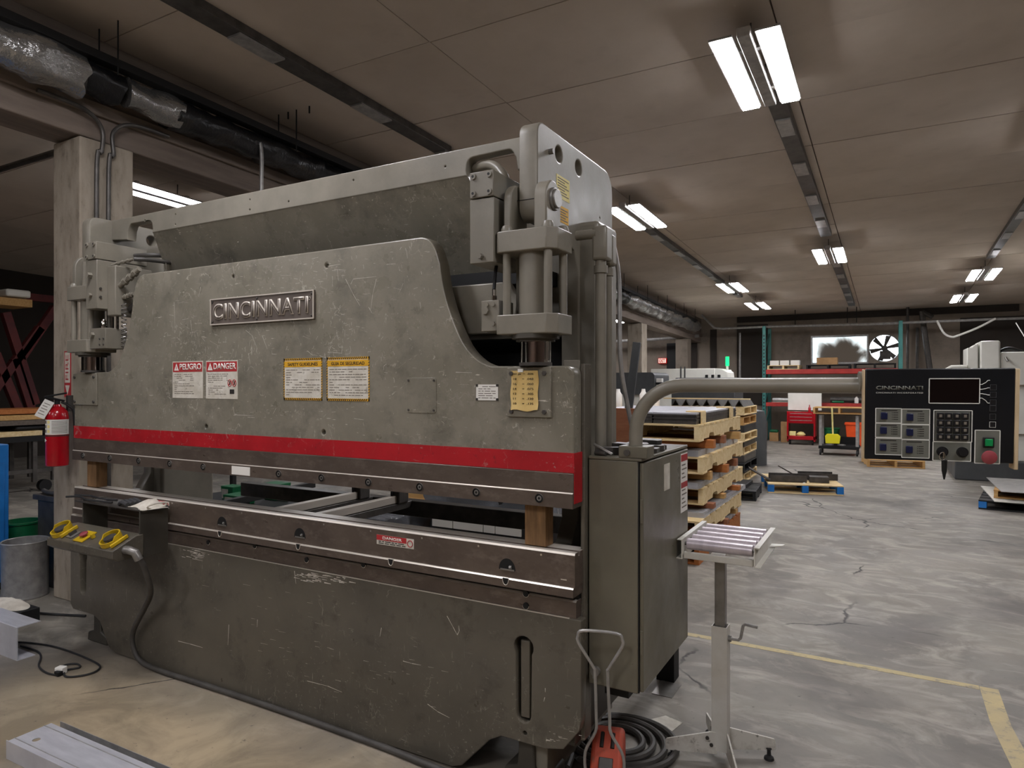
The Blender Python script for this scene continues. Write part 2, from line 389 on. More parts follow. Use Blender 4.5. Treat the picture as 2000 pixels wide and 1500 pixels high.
ck = N.new('ShaderNodeMath'); ck.operation = 'MULTIPLY'; L.new(_r(v.outputs['Distance'], .001, .004, 1, 0), ck.inputs[0]); L.new(_r(_n(.7, 2), .5, .56), ck.inputs[1])
base = _m(ck.outputs[0], base, '#2b2724')
L.new(base, b.inputs['Base Color'])
L.new(_r(_n(1.6, 5), .3, .7, .5, .72), b.inputs['Roughness'])
bp = N.new('ShaderNodeBump'); bp.inputs['Strength'].default_value = .12; bp.inputs['Distance'].default_value = .01; L.new(_n(22, 6, .7), bp.inputs['Height']); L.new(bp.outputs[0], b.inputs['Normal'])

# ================================================================ THE SETTING
X0, X1, Y0, Y1 = -17.0, 9.0, -9.0, 22.0
SL = .028
def zc(y): return 4.30 - SL*(y - 3)          # the roof falls gently towards the far wall
fl = tag(MB().box(X0-.3, X1+.3, Y0-.3, Y1+.3, -.2, 0).build('floor', 'floor_concrete', smooth=False), 'worn grey concrete shop floor with tan staining and cracks', None, None, 'structure')
ln = MB()
def strip(pts, wd):
    for (xa, ya), (xb, yb) in zip(pts, pts[1:]):
        d = Vector((xb-xa, yb-ya)); d.normalize(); n_ = Vector((-d.y, d.x))*wd/2
        ln.prism([(xa+n_.x, ya+n_.y), (xa-n_.x, ya-n_.y), (xb-n_.x, yb-n_.y), (xb+n_.x, yb+n_.y)], 'z', .0002, .0012)
strip([(-1.6, 4.43), (-.25, 4.42), (.43, 4.42)], .055)
o = ln.build('painted_line', 'yellow_line', fl, smooth=False); o['label'] = 'faded yellow line running across the floor'
ln = MB(); strip([(.475, 4.44), (.475, 4.0), (.51, 3.5), (.53, 2.2)], .085)
o = ln.build('painted_line', 'yellow_line', fl, smooth=False); o['label'] = 'wide worn yellow line turning towards the front'
# ceiling: a deck with separate boards below it, gaps between them
ce = tag(bpy.data.objects.new('ceiling', None), 'brown grey board ceiling with dark joints', None, None, 'structure'); C.objects.link(ce); OFF[ce.name] = Vector()
dk = MB(); dk.prism([(Y0-.3, zc(Y0-.3)+.03), (Y1+.3, zc(Y1+.3)+.03), (Y1+.3, zc(Y1+.3)+.2), (Y0-.3, zc(Y0-.3)+.2)], 'x', X0-.3, X1+.3).build('deck', 'joint', ce, smooth=False)
PW, PL = 2.36, 1.18
board = MB().box(.006, PW-.006, .005, PL-.005, 0, .03).build('ceiling_board', 'ceiling_board', ce, smooth=False)
first = True
for i in range(-6, 6):
    for j in range(-12, 16):
        x = -3.06 + i*PW; y = 4.17 + j*PL
        if x + PW < X0 - .3 or x > X1 or y + PL < Y0 or y > Y1: continue
        if y + PL < -1 or x > 7: continue
        o = board if first else board.copy()
        if not first: C.objects.link(o)
        first = False
        o.location = (x, y, zc(y) + random.uniform(-.003, .004)); o.rotation_euler = (-math.atan(SL), 0, 0)
bk = MB(); bk.prism([(Y0, zc(Y0)), (-1, zc(-1)), (-1, zc(-1)+.03), (Y0, zc(Y0)+.03)], 'x', X0, X1).build('rear_ceiling', 'ceiling_board', ce, smooth=False)
# walls
def wall(name, x0, x1, y0, y1, mat, label, z1=4.7):
    return tag(MB().box(x0, x1, y0, y1, 0, z1).build(name, mat, smooth=False), label, None, None, 'structure')
wx0, wx1, wz0, wz1 = -1.99, -.545, 2.29, 3.04      # window opening
fxc, fzc, frr = -.10, 2.68, .40                    # fan opening
far = plate('wall_far', 'concrete_wall', [(X0, 0), (X1, 0), (X1, 4.2), (X0, 4.2)], [[(wx0, wz0), (wx1, wz0), (wx1, wz1), (wx0, wz1)], circ(fxc, fzc, frr, 32)], 'y', Y1, .3, None, .001)
tag(far, 'grimy brown concrete wall at the far end of the shop', None, None, 'structure')
wall('wall_left', X0-.3, X0, Y0, Y1, 'dark_wall', 'dark wall at the far left of the shop')
wall('wall_right', X1, X1+.3, Y0, Y1, 'concrete_wall', 'plain wall on the right')
wall('wall_back', X0, X1, Y0-.3, Y0, 'concrete_wall', 'plain wall behind the viewer')
# dark bays and doors on the far wall
for n_, (a, b_, mt) in enumerate([((-5.9, -5.1), None, 'dark_wall'), ((-3.75, -3.1), None, 'dark_wall')]):
    pass
def farpanel(name, px0, px1, mat, z0=0, z1=3.6, label=None, kind='structure'):
    a, b_ = onY(px0, 700, Y1).x, onY(px1, 700, Y1).x
    return tag(MB().box(a, b_, Y1-.06, Y1, z0, z1).build(name, mat, smooth=False, bevel=.01), label, None, None, kind)
farpanel('door_1', 1303, 1322, 'black', 0, 3.0, 'narrow black doorway beside the exit sign')
farpanel('wall_recess', 1322, 1362, 'dark_wall', 0, 3.3, 'dark brown wall bay between door and far column')
farpanel('wall_recess', 1388, 1400, 'dark_wall', 0, 3.4, 'dark strip of wall right of the far column')
farpanel('wall_recess', 1440, 1500, 'dark_wall', 1.0, 3.5, 'dark bay of wall behind the teal rack post')
farpanel('wall_recess', 1875, 2000, 'dark_wall', 0, 3.45, 'dark bay of wall behind the white machining centre')
farpanel('trim_1', 1440, 1990, 'dark_wall', 3.58, 3.76, 'dark soffit strip along the top of the far wall')
# roof beam and columns on the left
def slab(name, x0, x1, y0, y1, h0, h1, mat, label):
    return tag(MB().prism([(y0, zc(y0)-h0), (y1, zc(y1)-h0), (y1, zc(y1)-h1), (y0, zc(y0)-h1)], 'x', x0, x1).build(name, mat, bevel=.01), label, None, None, 'structure')
slab('roof_beam', -5.66, -5.3, Y0, Y1, .78, .0, 'beam_wood', 'brown timber roof beam running along the left columns')
slab('roof_beam', -5.30, -5.26, Y0, Y1, .60, .50, 'beam_wood', 'thin timber ledger along the side of the roof beam')
col = tag(MB().box(-5.64, -5.27, 2.79, 3.2, 0, zc(3)-.79).build('column', 'column_wood', bevel=.012), 'pale rough square column behind the left end of the press', None, None, 'structure')
tag(MB().box(-5.64, -5.27, 15.9, 16.3, 0, zc(16)-.79).build('column', 'column_wood', bevel=.012), 'pale square column left of the exit sign', None, None, 'structure')
tag(MB().box(-5.64, -5.27, 20.2, 20.6, 0, zc(20.4)-.79).build('column', 'concrete_wall', bevel=.012), 'dark square column at the far end of the beam', None, None, 'structure')
# window and fan in the far wall
wn = tag(bpy.data.objects.new('window_1', None), 'wide dirty window glowing with daylight above the red rack', None, None, 'structure'); C.objects.link(wn); wn.location = ((wx0+wx1)/2, Y1, (wz0+wz1)/2); OFF[wn.name] = Vector(wn.location)
MB().box(wx0, wx1, Y1+.10, Y1+.12, wz0, wz1).build('pane', 'window_pane', wn, smooth=False)
fr = MB()
for a in ((wx0-.04, wx1+.04, wz1, wz1+.05), (wx0-.04, wx1+.04, wz0-.05, wz0), (wx0-.04, wx0, wz0, wz1), (wx1, wx1+.04, wz0, wz1)): fr.box(a[0], a[1], Y1-.03, Y1+.1, a[2], a[3])
fr.build('window_frame', 'galv', wn)

# ================================================================ LIGHT FIXTURES
def light(x, y, label, ln_=1.22, first=[None]):
    z = zc(y) - .27
    if first[0] is None:
        t = thing('strip_light', label, 'light', (0, 0, 0), 0, 'paired strip lights', local=True)
        MB().box(-.045, .045, -.61, .61, .03, .10).build('housing', 'galv', t, bevel=.006)
        for sx_ in (-1, 1):
            q = sub('tube_lamp', t)
            MB().prism([(sx_*.155-.070, .045), (sx_*.155-.066, .033), (sx_*.155+.066, .033), (sx_*.155+.070, .045)], 'y', -.605, .605).build('diffuser', 'diffuser', q)
            MB().box(sx_*.155-.08, sx_*.155+.08, -.61, .61, .045, .062).build('reflector', 'galv', q)
        [MB().box(-.22, .22, q_-.02, q_+.02, .063, .085).build('crossbar', 'galv', t) for q_ in (-.33, .33)]
        [MB().cyl((0, q_, .08), (0, q_, .262), .006, 6).build('hanger', 'dark_steel', t) for q_ in (-.33, .33)]
        first[0] = t; o = t
    else: o = dup(first[0], label=label)
    o.location = (x, y, z); o.rotation_euler = (-math.atan(SL), 0, 0)
    return o
light(-.86, 5.35, 'large bright twin strip light nearest the camera above the open floor')
light(-.86, 12.5, 'twin strip light in the middle of the centre row')
light(-2.98, 8.8, 'twin strip light just right of the press side frame')
light(-2.95, 15.05, 'twin strip light further along the row right of the press')
light(-2.92, 18.1, 'farthest twin strip light in the row right of the press')
light(1.57, 15.5, 'upper of the two twin strip lights at far right')
light(1.52, 18.7, 'lower of the two twin strip lights at far right')
light(-8.0, 5.1, 'twin strip light glowing above the left end of the press')
light(-7.5, 19.6, 'twin strip light seen behind the vertical pipe and far column')
# unseen strip lights added along the rows to light the press and floor
for k, (x, y) in enumerate([(-.86, -1.8), (-2.98, 1.4), (-4.2, -2.6), (1.57, 1.5), (1.57, 8.0), (-.86, -6.2), (-8.0, -2.5), (-12.5, 12.5)]):
    light(x, y, ['strip light above and behind the viewer on the centre row', 'strip light above the front of the press out of view', 'strip light behind the viewer on the left', 'strip light over the right aisle out of view', 'strip light over the right aisle further on', 'rearmost strip light of the centre row', 'strip light of the left bay behind the viewer', 'strip light deep in the left bay'][k])
# dark wiring channels that carry the rows
def channel(x, y0, y1, label, wd=.13, off=.0):
    t = thing('wiring_channel', label, 'channel', (x, y0, zc(y0)), 0, 'ceiling wiring channels')
    MB().prism([(y0, zc(y0)-.07-off), (y1, zc(y1)-.07-off), (y1, zc(y1)-off), (y0, zc(y0)-off)], 'x', x-wd/2, x+wd/2).build('tray', 'dark_steel', t, bevel=.004)
    y = y0 + .5
    while y < y1:
        MB().prism([(y, zc(y)-.085-off), (y+.42, zc(y+.42)-.085-off), (y+.42, zc(y+.42)-.06-off), (y, zc(y)-.06-off)], 'x', x-wd/2+.015, x+wd/2-.015).build('cover_plate', 'galv', t); y += 1.3
    return t
channel(-.86, 6.2, 11.7, 'dark wiring channel between the near and middle lights of the centre row', .16)
channel(-.86, 13.4, 20.2, 'dark wiring channel beyond the middle light of the centre row', .16)
channel(-3.25, 9.9, 17.5, 'dark wiring channel along the light row right of the press')
channel(-4.2, 1.5, 6.0, 'broad dark wiring channel above the left half of the press', .17)
channel(1.6, 9.5, 14.7, 'dark wiring channel at the far right of the ceiling')
# ================================================================ PRESS BRAKE
PB = thing('press_brake', 'big grey hydraulic press brake with red stripe and CINCINNATI nameplate', 'machine', (-2.79, 2.6, 0))
XR, XL = -1.05, -4.51
MIDX = (XR + XL)/2
YR = 2.355                     # ram front
# ram: front plate with its curved shoulders
rs_ = [(-1.418, 1.723), (-1.48, 1.748), (-1.553, 1.818), (-1.618, 1.945), (-1.658, 2.066), (-1.676, 2.166)]
right = [(XR, 1.235), (XR, 1.685)] + circ(XR-.035, 1.685, .035, 4, 0, 90)[1:] + [tuple(p[:2]) for p in bez([(x, z, 0) for x, z in rs_], 4)]
right += [(-1.695, 2.222), (-1.714, 2.257), (-1.74, 2.28), (-1.775, 2.29)]
out_ = right + [(2*MIDX - x, z) for x, z in reversed(right)]
hol = [circ(-3.00, 2.215, .011, 12), circ(-2.335, 2.215, .012, 12), circ(-3.22, 1.42, .012, 12), circ(-2.355, 1.42, .012, 12)]
plate('ram_plate', 'paint', out_, hol, 'y', YR, .075, PB, .006, 2)
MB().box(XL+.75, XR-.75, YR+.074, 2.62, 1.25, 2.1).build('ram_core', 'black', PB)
MB().box(XL+.25, XR-.25, 2.88, 2.92, 1.25, 1.9).build('rear_shroud', 'black', PB)  # black sheet painting the darkness of the gap below the rear cover
MB().box(XL+.02, XR-.02, YR+.074, 2.50, 1.24, 1.5).build('ram_core', 'paint_dark', PB)
# red stripe, wrapped round the end
MB().box(XL-.002, XR+.002, YR-.0025, YR+.05, 1.308, 1.385).build('red_stripe', 'red_paint', PB)
MB().box(XR-.004, XR+.003, YR+.001, YR+.074, 1.19, 1.385).build('red_stripe', 'red_paint', PB)
# lower ram bar and punch clamp
MB().box(XL, XR, YR-.004, 2.46, 1.232, 1.306).build('ram_bar', 'machined', PB, bevel=.002)
clp = MB(); clp.prism([(YR-.012, 1.172), (YR-.012, 1.229), (YR-.006, 1.233), (2.45, 1.233), (2.45, 1.172)], 'x', XL, XR)
clp.m[2] = 0; o = clp.build('punch_clamp', ['machined', 'bare_edge'], PB, smooth=False)
for p in o.data.polygons:
    if p.normal.z > .3 and p.normal.y < -.3: p.material_index = 1
clamp = o
for k in range(12):
    x = -1.192 - .2905*k
    if k == 6: continue
    q = MB(); n = 18
    q.tube([(x, YR-.0115, 1.203), (x, YR-.0165, 1.203)], .0175, n, caps=False)
    q.add([(x + r*math.cos(2*math.pi*j/n), YR - yy, 1.203 + r*math.sin(2*math.pi*j/n)) for r, yy in ((.0175, .0165), (.0155, .0168), (.0155, .0125), (.0155, .0125)) for j in range(n)],
          [(i*n+(j+1) % n, i*n+j, (i+1)*n+j, (i+1)*n+(j+1) % n) for i in range(3) for j in range(n)] + [tuple(2*n+j for j in reversed(range(n)))], 1)
    q.tube([(x, YR-.012, 1.203), (x, YR-.0155, 1.203)], .0105, 14, m=0)
    q.cyl((x, YR-.0154, 1.203), (x, YR-.0158, 1.203), .0055, 6, m=1)
    q.build('socket_bolt', ['steel', 'black'], clamp)
# gib post and end of the ram at the right
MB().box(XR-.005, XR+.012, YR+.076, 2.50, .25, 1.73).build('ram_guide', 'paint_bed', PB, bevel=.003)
MB().box(XR-.08, XR-.01, YR+.078, 2.44, 1.70, 1.745).build('gib_block', 'paint_plain', PB, bevel=.003)
# die bolster: two stepped bars on the bed
YB = 2.378
bo = MB().prism([(YR, .868), (YR, .992), (YR+.004, 1.0), (YR+.03, 1.0), (YR+.034, .985), (YR+.048, .985), (YR+.052, 1.0), (2.47, 1.0), (2.47, .868)], 'x', XL, XR+.004).build('bolster', ['machined', 'bare_edge'], PB, smooth=False)
for p in bo.data.polygons:
    if p.normal.z > .3: p.material_index = 1
for k in range(12):
    x = -1.19 - .2905*k
    MB().cyl((x, YR-.001, .979), (x, YR+.004, .979), .0045, 8).build('set_screw', 'chrome', bo)
for x in (-4.083, -3.665, -3.088, -2.512, -1.344):       # D-shaped clamp pockets, lined
    pts = circ(x, .905, .036, 14, 0, 180)
    q = MB().prism([(x+.038*math.cos(R(a))*1.0, .899+.046*math.sin(R(a))) for a in range(0, 181, 12)], 'y', YR-.0016, YR+.003)
    q.build('clamp_pocket', 'black', bo)
    MB().box(x-.03, x+.034, YR-.004, YR+.002, .897, .903).cyl((x+.012, YR-.003, .912), (x+.022, YR-.003, .912), .007, 8).build('pocket_rim', 'steel', bo)
dr = MB().prism([(YR-.012, .832), (YR-.012, .864), (YR-.007, .869), (2.46, .869), (2.46, .832)], 'x', XL, XR+.002).build('die_rail', ['machined', 'bare_edge'], PB, smooth=False)
for p in dr.data.polygons:
    if p.normal.z > .3: p.material_index = 1
for x in (-3.667, -3.091, -2.511, -1.934, -1.344):
    MB().prism([(x+.014*math.cos(R(a)), .868+.026*math.sin(R(a))) for a in range(180, 361, 20)], 'y', YR-.0135, YR-.004).build('rail_notch', 'black', dr)
    MB().tube([(x+.0145*math.cos(R(a)), YR-.0135, .868+.027*math.sin(R(a))) for a in range(180, 361, 20)], .0016, 5).build('notch_edge', 'bare_edge', dr)
MB().box(XR-.055, XR-.03, YR-.0012, YR+.003, .893, .897).build('witness_mark', 'bare_edge', bo)
# bed: machined strip above, painted plate below with feet notches and lifting slots
ms = MB().prism([(YB+.008, .728), (YB+.008, .802), (YB+.014, .808), (2.46, .808), (2.46, .728)], 'x', XL-.1, XR-.004).build('bed_step', ['machined', 'bare_edge'], PB, smooth=False)
for p in ms.data.polygons:
    if p.normal.z > .3: p.material_index = 1
MB().box(XL, XR-.005, YB+.03, 2.46, .80, .84).build('shadow_gap', 'black', PB)  # black bar painting the shadow in the groove under the die rail
for x, z in ((-3.24, .785), (-2.868, .81), (-2.496, .785), (-2.13, .81), (-1.273, .806), (-1.273, .757), (-3.62, .81)):
    MB().cyl((x, YB+.0095, z), (x, YB+.002, z), .013, 14).build('tapped_hole', 'black', ms)
    MB().tube([(x+.014*math.cos(R(a)), YB+.004, z+.014*math.sin(R(a))) for a in range(180, 361, 20)], .0014, 5).build('hole_edge', 'bare_edge', ms)
bl = -4.60
bout = [(bl, .74), (bl, .235), (bl+.03, .205), (-4.34, .205), (-4.27, .18), (-4.17, .035), (-4.10, .012), (-1.63, .012), (-1.58, .03), (-1.44, .175), (-1.385, .205), (-1.19, .205), (XR-.055, .225), (XR+.01, .31), (XR+.02, .36), (XR+.02, .735), (XR+.015, .74)]
def slot(x, z0, z1, w_, r):
    return circ(x, z1, r, 12, -35, 215) + circ(x, z0 + w_/2, w_/2, 6, 180, 360)
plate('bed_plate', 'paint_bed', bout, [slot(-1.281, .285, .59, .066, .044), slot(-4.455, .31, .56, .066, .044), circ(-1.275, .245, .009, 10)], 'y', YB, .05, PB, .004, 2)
edge = MB().box(bl+.02, XR-.03, YB-.0008, YB+.006, .7385, .7415).build('worn_edge', 'bare_edge', PB, smooth=False)
for x in (-1.281, -4.455):
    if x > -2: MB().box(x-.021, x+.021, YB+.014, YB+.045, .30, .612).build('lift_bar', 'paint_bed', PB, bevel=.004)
    MB().box(x-.07, x+.07, YB+.046, YB+.07, .24, .66).build('slot_back', 'black', PB)
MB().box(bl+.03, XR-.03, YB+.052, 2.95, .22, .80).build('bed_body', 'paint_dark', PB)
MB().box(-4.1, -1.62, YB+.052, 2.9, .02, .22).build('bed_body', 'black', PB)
for x in (-1.30, -4.40):
    MB().prism([(x-.11, 0), (x+.11, 0), (x+.10, .055), (x+.04, .075), (x+.035, .206), (x-.035, .206), (x-.04, .075), (x-.10, .055)], 'y', YB+.055, YB+.22).build('levelling_foot', 'paint_dark', PB, bevel=.008)
# ---- side frames: C plates with lifting holes
def frame_outline():
    pts = [(2.45, .02), (3.19, .02), (3.19, 2.56)] + circ(3.09, 2.60, .1, 5, 0, 90) + [(2.42, 2.70)] + circ(2.41, 2.65, .05, 4, 90, 180)
    pts += [(2.36, 2.40)] + circ(2.415, 2.36, .055, 6, 180, 300) + [(2.52, 2.31), (2.72, 2.24), (2.76, 2.15), (2.76, 1.05), (2.70, .95), (2.45, .93)]
    return pts
for xf in (-1.21, -4.35):
    f_ = plate('side_frame', 'paint_plain', frame_outline(), [circ(2.56, 2.618, .034, 16), circ(2.765, 2.618, .034, 16), circ(3.02, 2.45, .001, 4)], 'x', xf, .083, PB, .007, 2)
# warning stickers and pin lug on the right frame
MB().box(-1.2105, -1.2085, 2.535, 2.665, 2.435, 2.53).build('sticker', 'sticker_yellow', PB); MB().box(-1.2105, -1.2085, 2.54, 2.655, 2.335, 2.405).build('sticker', 'sign_yellow', PB)
pl_ = MB()
for k in range(7): pl_.box(-1.209, -1.2078, 2.545, 2.655 - (k % 3)*.02, 2.45 + .011*k, 2.454 + .011*k)
for k in range(5): pl_.box(-1.209, -1.2078, 2.548, 2.645 - (k % 2)*.02, 2.345 + .011*k, 2.349 + .011*k)
o = pl_.build('printed_lines', 'ink_faint', PB); o['kind'] = 'stuff'
MB().cyl((-1.21, 2.468, 2.60), (-1.19, 2.468, 2.60), .012, 8).build('eye_pin', 'steel', PB)
# housing columns between frame and cabinet
MB().box(-1.30, -1.12, 2.78, 3.02, .32, 2.38).build('frame_housing', 'paint_plain', PB, bevel=.02)
MB().box(-4.44, -4.26, 2.78, 3.18, .02, 2.40).build('frame_housing', 'paint_plain', PB, bevel=.02)
# ---- crown beam
YC = 2.50
def cut(sg):
    m_ = lambda x: x if sg > 0 else 2*(-2.78) - x
    pts = [(-1.30, 2.56), (-1.375, 2.56), (-1.385, 2.62)] + circ(-1.425, 2.625, .032, 4, 10, 90) + circ(-1.60, 2.618, .035, 4, 90, 180) + [(-1.638, 2.60), (-1.632, 2.56)]
    return [(m_(x), z) for x, z in pts]
up = [(-1.293, 2.70), (-1.293, 2.565)] + cut(1)[1:] + [tuple(q) for q in reversed(cut(-1)[1:])] + [(-4.35, 2.565), (-4.35, 2.70)]
up = [(-1.293, 2.70), (-1.293, 2.575)] + cut(1)[1:-1] + [(-1.634, 2.575)] + [(2*(-2.78)+1.634, 2.575)] + list(reversed(cut(-1)[1:-1])) + [(-4.35, 2.575), (-4.35, 2.70)]
screws = [circ(x, z, .004, 6) for x, z in ((-4.0, 2.66), (-3.7, 2.66), (-3.05, 2.66), (-2.75, 2.61), (-2.3, 2.655), (-3.7, 2.60), (-3.05, 2.605), (-1.75, 2.635))]
plate('crown_beam', 'paint_plain', up, screws, 'y', YC, .06, PB, .005, 2)
pv = MB()      # face below the fold leans back
a0, a1 = -1.634, -3.926
for t0, t1 in ((0, 1),):
    vs = [(a1, YC+.002, 2.578), (a0, YC+.002, 2.578), (a0+.11, 2.74, 2.17), (a1-.11+.0, 2.74, 2.17), (a1, YC+.06, 2.578), (a0, YC+.06, 2.578), (a0+.11, 2.80, 2.17), (a1-.11, 2.80, 2.17)]
    vs[2] = (-1.52, 2.74, 2.17); vs[3] = (-4.04, 2.74, 2.17); vs[6] = (-1.52, 2.80, 2.17); vs[7] = (-4.04, 2.80, 2.17)
    pv.add(vs, [(3, 2, 1, 0), (4, 5, 6, 7), (0, 1, 5, 4), (2, 3, 7, 6), (1, 2, 6, 5), (3, 0, 4, 7)])
pv.build('crown_panel', 'paint', PB, smooth=False, bevel=.004)
MB().box(-4.35, -1.293, 2.62, 3.15, 2.14, 2.60).build('crown_web', 'paint_dark', PB) if False else None
MB().box(-4.30, -1.30, 2.82, 2.86, 1.87, 2.60).build('rear_cover', 'paint_plain', PB)
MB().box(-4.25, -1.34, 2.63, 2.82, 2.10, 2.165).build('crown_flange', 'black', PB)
MB().prism([(-1.80, 1.87), (-1.40, 1.87), (-1.37, 2.02), (-1.42, 2.09), (-1.80, 2.09)], 'y', 2.50, 2.53).build('ram_web', 'paint_plain', PB, bevel=.006)
# ---- hydraulic cylinders (one built, one copied)
def cylinder():
    q = sub('hydraulic_cylinder', PB)
    x0, x1, y0, y1 = -1.358, -1.10, 2.285, 2.45
    oct_ = lambda x0, x1, y0, y1, c_: [(x0+c_*.3, y0), (x1-c_, y0), (x1, y0+c_), (x1, y1), (x0, y1), (x0, y0+c_*.3)]
    MB().prism(oct_(x0, x1, y0, y1, .035), 'z', 2.168, 2.252).build('top_block', 'paint_plain', q, bevel=.004)
    MB().prism(oct_(x0, x1, y0, y1, .035), 'z', 1.845, 1.922).build('bottom_block', 'paint_plain', q, bevel=.004)
    MB().cyl((-1.225, 2.375, 1.92), (-1.225, 2.375, 2.17), .066, 28).build('barrel', 'paint_plain', q)
    for xx, yy in ((-1.322, 2.315), (-1.140, 2.315), (-1.322, 2.425), (-1.128, 2.425)):
        MB().cyl((xx, yy, 1.92), (xx, yy, 2.17), .0165, 14).build('tie_rod', 'paint_plain', q)
        MB().lathe([(.024, 2.25), (.024, 2.262), (.018, 2.276), (.004, 2.281)], (xx, yy, 0), 12).build('tie_nut', 'paint_plain', q)
    MB().cyl((-1.225, 2.375, 1.828), (-1.225, 2.375, 1.846), .095, 28).cyl((-1.225, 2.375, 1.818), (-1.225, 2.375, 1.828), .078, 28).build('gland', 'paint_dark', q)
    MB().cyl((-1.225, 2.375, 1.735), (-1.225, 2.375, 1.82), .052, 28).build('piston_rod', 'oil_rod', q)
    MB().tube([(-1.225, 2.375, 1.735), (-1.225, 2.375, 1.818)], .062, 28, caps=False).build('oil_sleeve', 'glass_clear', q)
    MB().cyl((-1.225, 2.375, 1.722), (-1.225, 2.375, 1.735), .066, 28).build('rod_collar', 'dark_steel', q)
    # clevis
    ear = lambda x: MB().prism([(2.31, 2.25), (2.44, 2.25)] + [(2.375+.065*math.cos(R(a)), 2.375+.075*math.sin(R(a))) for a in range(0, 181, 15)], 'x', x[0], x[1])
    ear((-1.335, -1.302)).build('clevis_ear', 'paint_plain', q, bevel=.005)
    ear((-1.20, -1.145)).build('clevis_ear', 'paint_plain', q, bevel=.006)
    MB().cyl((-1.16, 2.375, 2.375), (-1.135, 2.375, 2.375), .045, 20).cyl((-1.14, 2.375, 2.375), (-1.125, 2.375, 2.375), .038, 20).build('clevis_pin', 'steel', q, bevel=.004)
    return q
cyl_r = cylinder()
dup(cyl_r, loc=(-3.112, 0, 0))
MB().cyl((-1.30, 2.36, 2.385), (-1.205, 2.36, 2.385), .002, 6).build('grease_hole', 'black', PB)
# ---- valve manifolds
vm = sub('valve_manifold', PB)
MB().box(-1.475, -1.362, 2.28, 2.56, 2.134, 2.392).build('valve_body', 'paint_plain', vm, bevel=.003)
cap = MB().box(-1.472, -1.362, 2.275, 2.50, 2.396, 2.50).build('valve_cap', 'paint_plain', vm, bevel=.003)
for dx in (.018, .092):
    for dz in (.018, .086):
        x, z = -1.472+dx, 2.396+dz
        q = MB().cyl((x, 2.274, z), (x, 2.268, z), .0125, 14).cyl((x, 2.2685, z), (x, 2.2672, z), .006, 6, m=1); q.build('cap_screw', ['paint_plain', 'black'], vm)
MB().cyl((-1.42, 2.279, 2.16), (-1.42, 2.262, 2.16), .011, 6).build('plug', 'paint_plain', vm)
MB().tube(bez([(-1.75, 2.62, 2.62), (-1.62, 2.56, 2.625), (-1.5, 2.5, 2.60), (-1.42, 2.46, 2.53), (-1.40, 2.44, 2.46)], 8), .02, 14).build('oil_pipe', 'paint_plain', vm)
vb = sub('port_block', PB)
MB().box(-1.432, -1.352, 2.30, 2.42, 1.862, 1.985).build('block', 'paint_plain', vb, bevel=.002)
MB().cyl((-1.41, 2.30, 1.945), (-1.41, 2.288, 1.945), .017, 6).build('port_plug', 'paint_plain', vb); MB().cyl((-1.385, 2.32, 1.985), (-1.385, 2.32, 2.03), .008, 10).cyl((-1.385, 2.32, 1.985), (-1.385, 2.32, 2.005), .012, 6).build('fitting', 'chrome', vb)
for x, z in ((-1.405, 1.968), (-1.375, 1.968), (-1.375, 1.89)): MB().cyl((x, 2.30, z), (x, 2.293, z), .009, 6).build('block_screw', 'paint_plain', vb)
MB().tube(bez([(-1.385, 2.32, 2.03), (-1.40, 2.36, 2.12), (-1.42, 2.42, 2.2)], 6), .007, 8).build('hose', 'rubber', vb)
# left manifold, facing the other way, with hose fittings on its inner side
vl = sub('valve_manifold', PB)
MB().box(-4.22, -4.105, 2.27, 2.56, 2.10, 2.392).build('valve_body', 'paint_plain', vl, bevel=.003)
MB().box(-4.22, -4.105, 2.265, 2.58, 2.396, 2.50).build('valve_cap', 'paint_plain', vl, bevel=.003)
MB().box(-4.30, -4.225, 2.33, 2.42, 2.39, 2.51).build('side_valve', 'paint_plain', vl, bevel=.003)
MB().box(-4.105, -4.02, 2.33, 2.56, 2.06, 2.36).build('inner_valve', 'paint_plain', vl, bevel=.006)
for x in (-4.20, -4.125):
    for z in (2.412, 2.484):
        q = MB().cyl((x, 2.266, z), (x, 2.258, z), .0125, 14).cyl((x, 2.2585, z), (x, 2.2572, z), .006, 6, m=1); q.build('cap_screw', ['paint_plain', 'black'], vl)
for z in (2.40, 2.48): MB().cyl((-4.26, 2.331, z), (-4.26, 2.32, z), .010, 8).build('cap_screw', 'dark_steel', vl)
MB().cyl((-4.165, 2.27, 2.30), (-4.165, 2.245, 2.30), .017, 6).build('port_plug', 'paint_plain', vl); MB().cyl((-4.165, 2.27, 2.18), (-4.165, 2.255, 2.18), .014, 4).build('port_plug', 'paint_plain', vl)
for y_, z in ((2.29, 2.22), (2.29, 2.17), (2.38, 2.09)): MB().cyl((-4.104, y_, z), (-4.098, y_, z), .008, 6).build('block_screw', 'dark_steel', vl)
for p0, p1, r_ in (((-4.02, 2.36, 2.24), (-3.86, 2.38, 2.33), .022), ((-4.02, 2.38, 2.17), (-3.93, 2.39, 2.19), .018), ((-4.105, 2.36, 2.37), (-3.95, 2.40, 2.40), .012)):
    a, b_ = Vector(p0), Vector(p1)
    q = MB().cyl(a, b_, r_*.7, 12)
    for t_ in (.2, .45, .7): q.cyl(a.lerp(b_, t_), a.lerp(b_, t_+.12), r_, 6)
    q.build('hose_fitting', 'paint_plain', vl)
MB().tube(bez([(-3.95, 2.40, 2.40), (-3.92, 2.48, 2.405), (-3.90, 2.70, 2.41)], 6), .013, 8).build('hose', 'hose', vl)
MB().tube(bez([(-4.105, 2.5, 2.45), (-4.0, 2.56, 2.455), (-3.92, 2.72, 2.46)], 6), .014, 8).build('hose', 'hose', vl)
MB().tube(bez([(-4.02, 2.42, 2.10), (-3.93, 2.43, 2.16), (-3.84, 2.45, 2.24), (-3.7, 2.52, 2.30)], 6), .02, 8).build('hose', 'hose', vl)
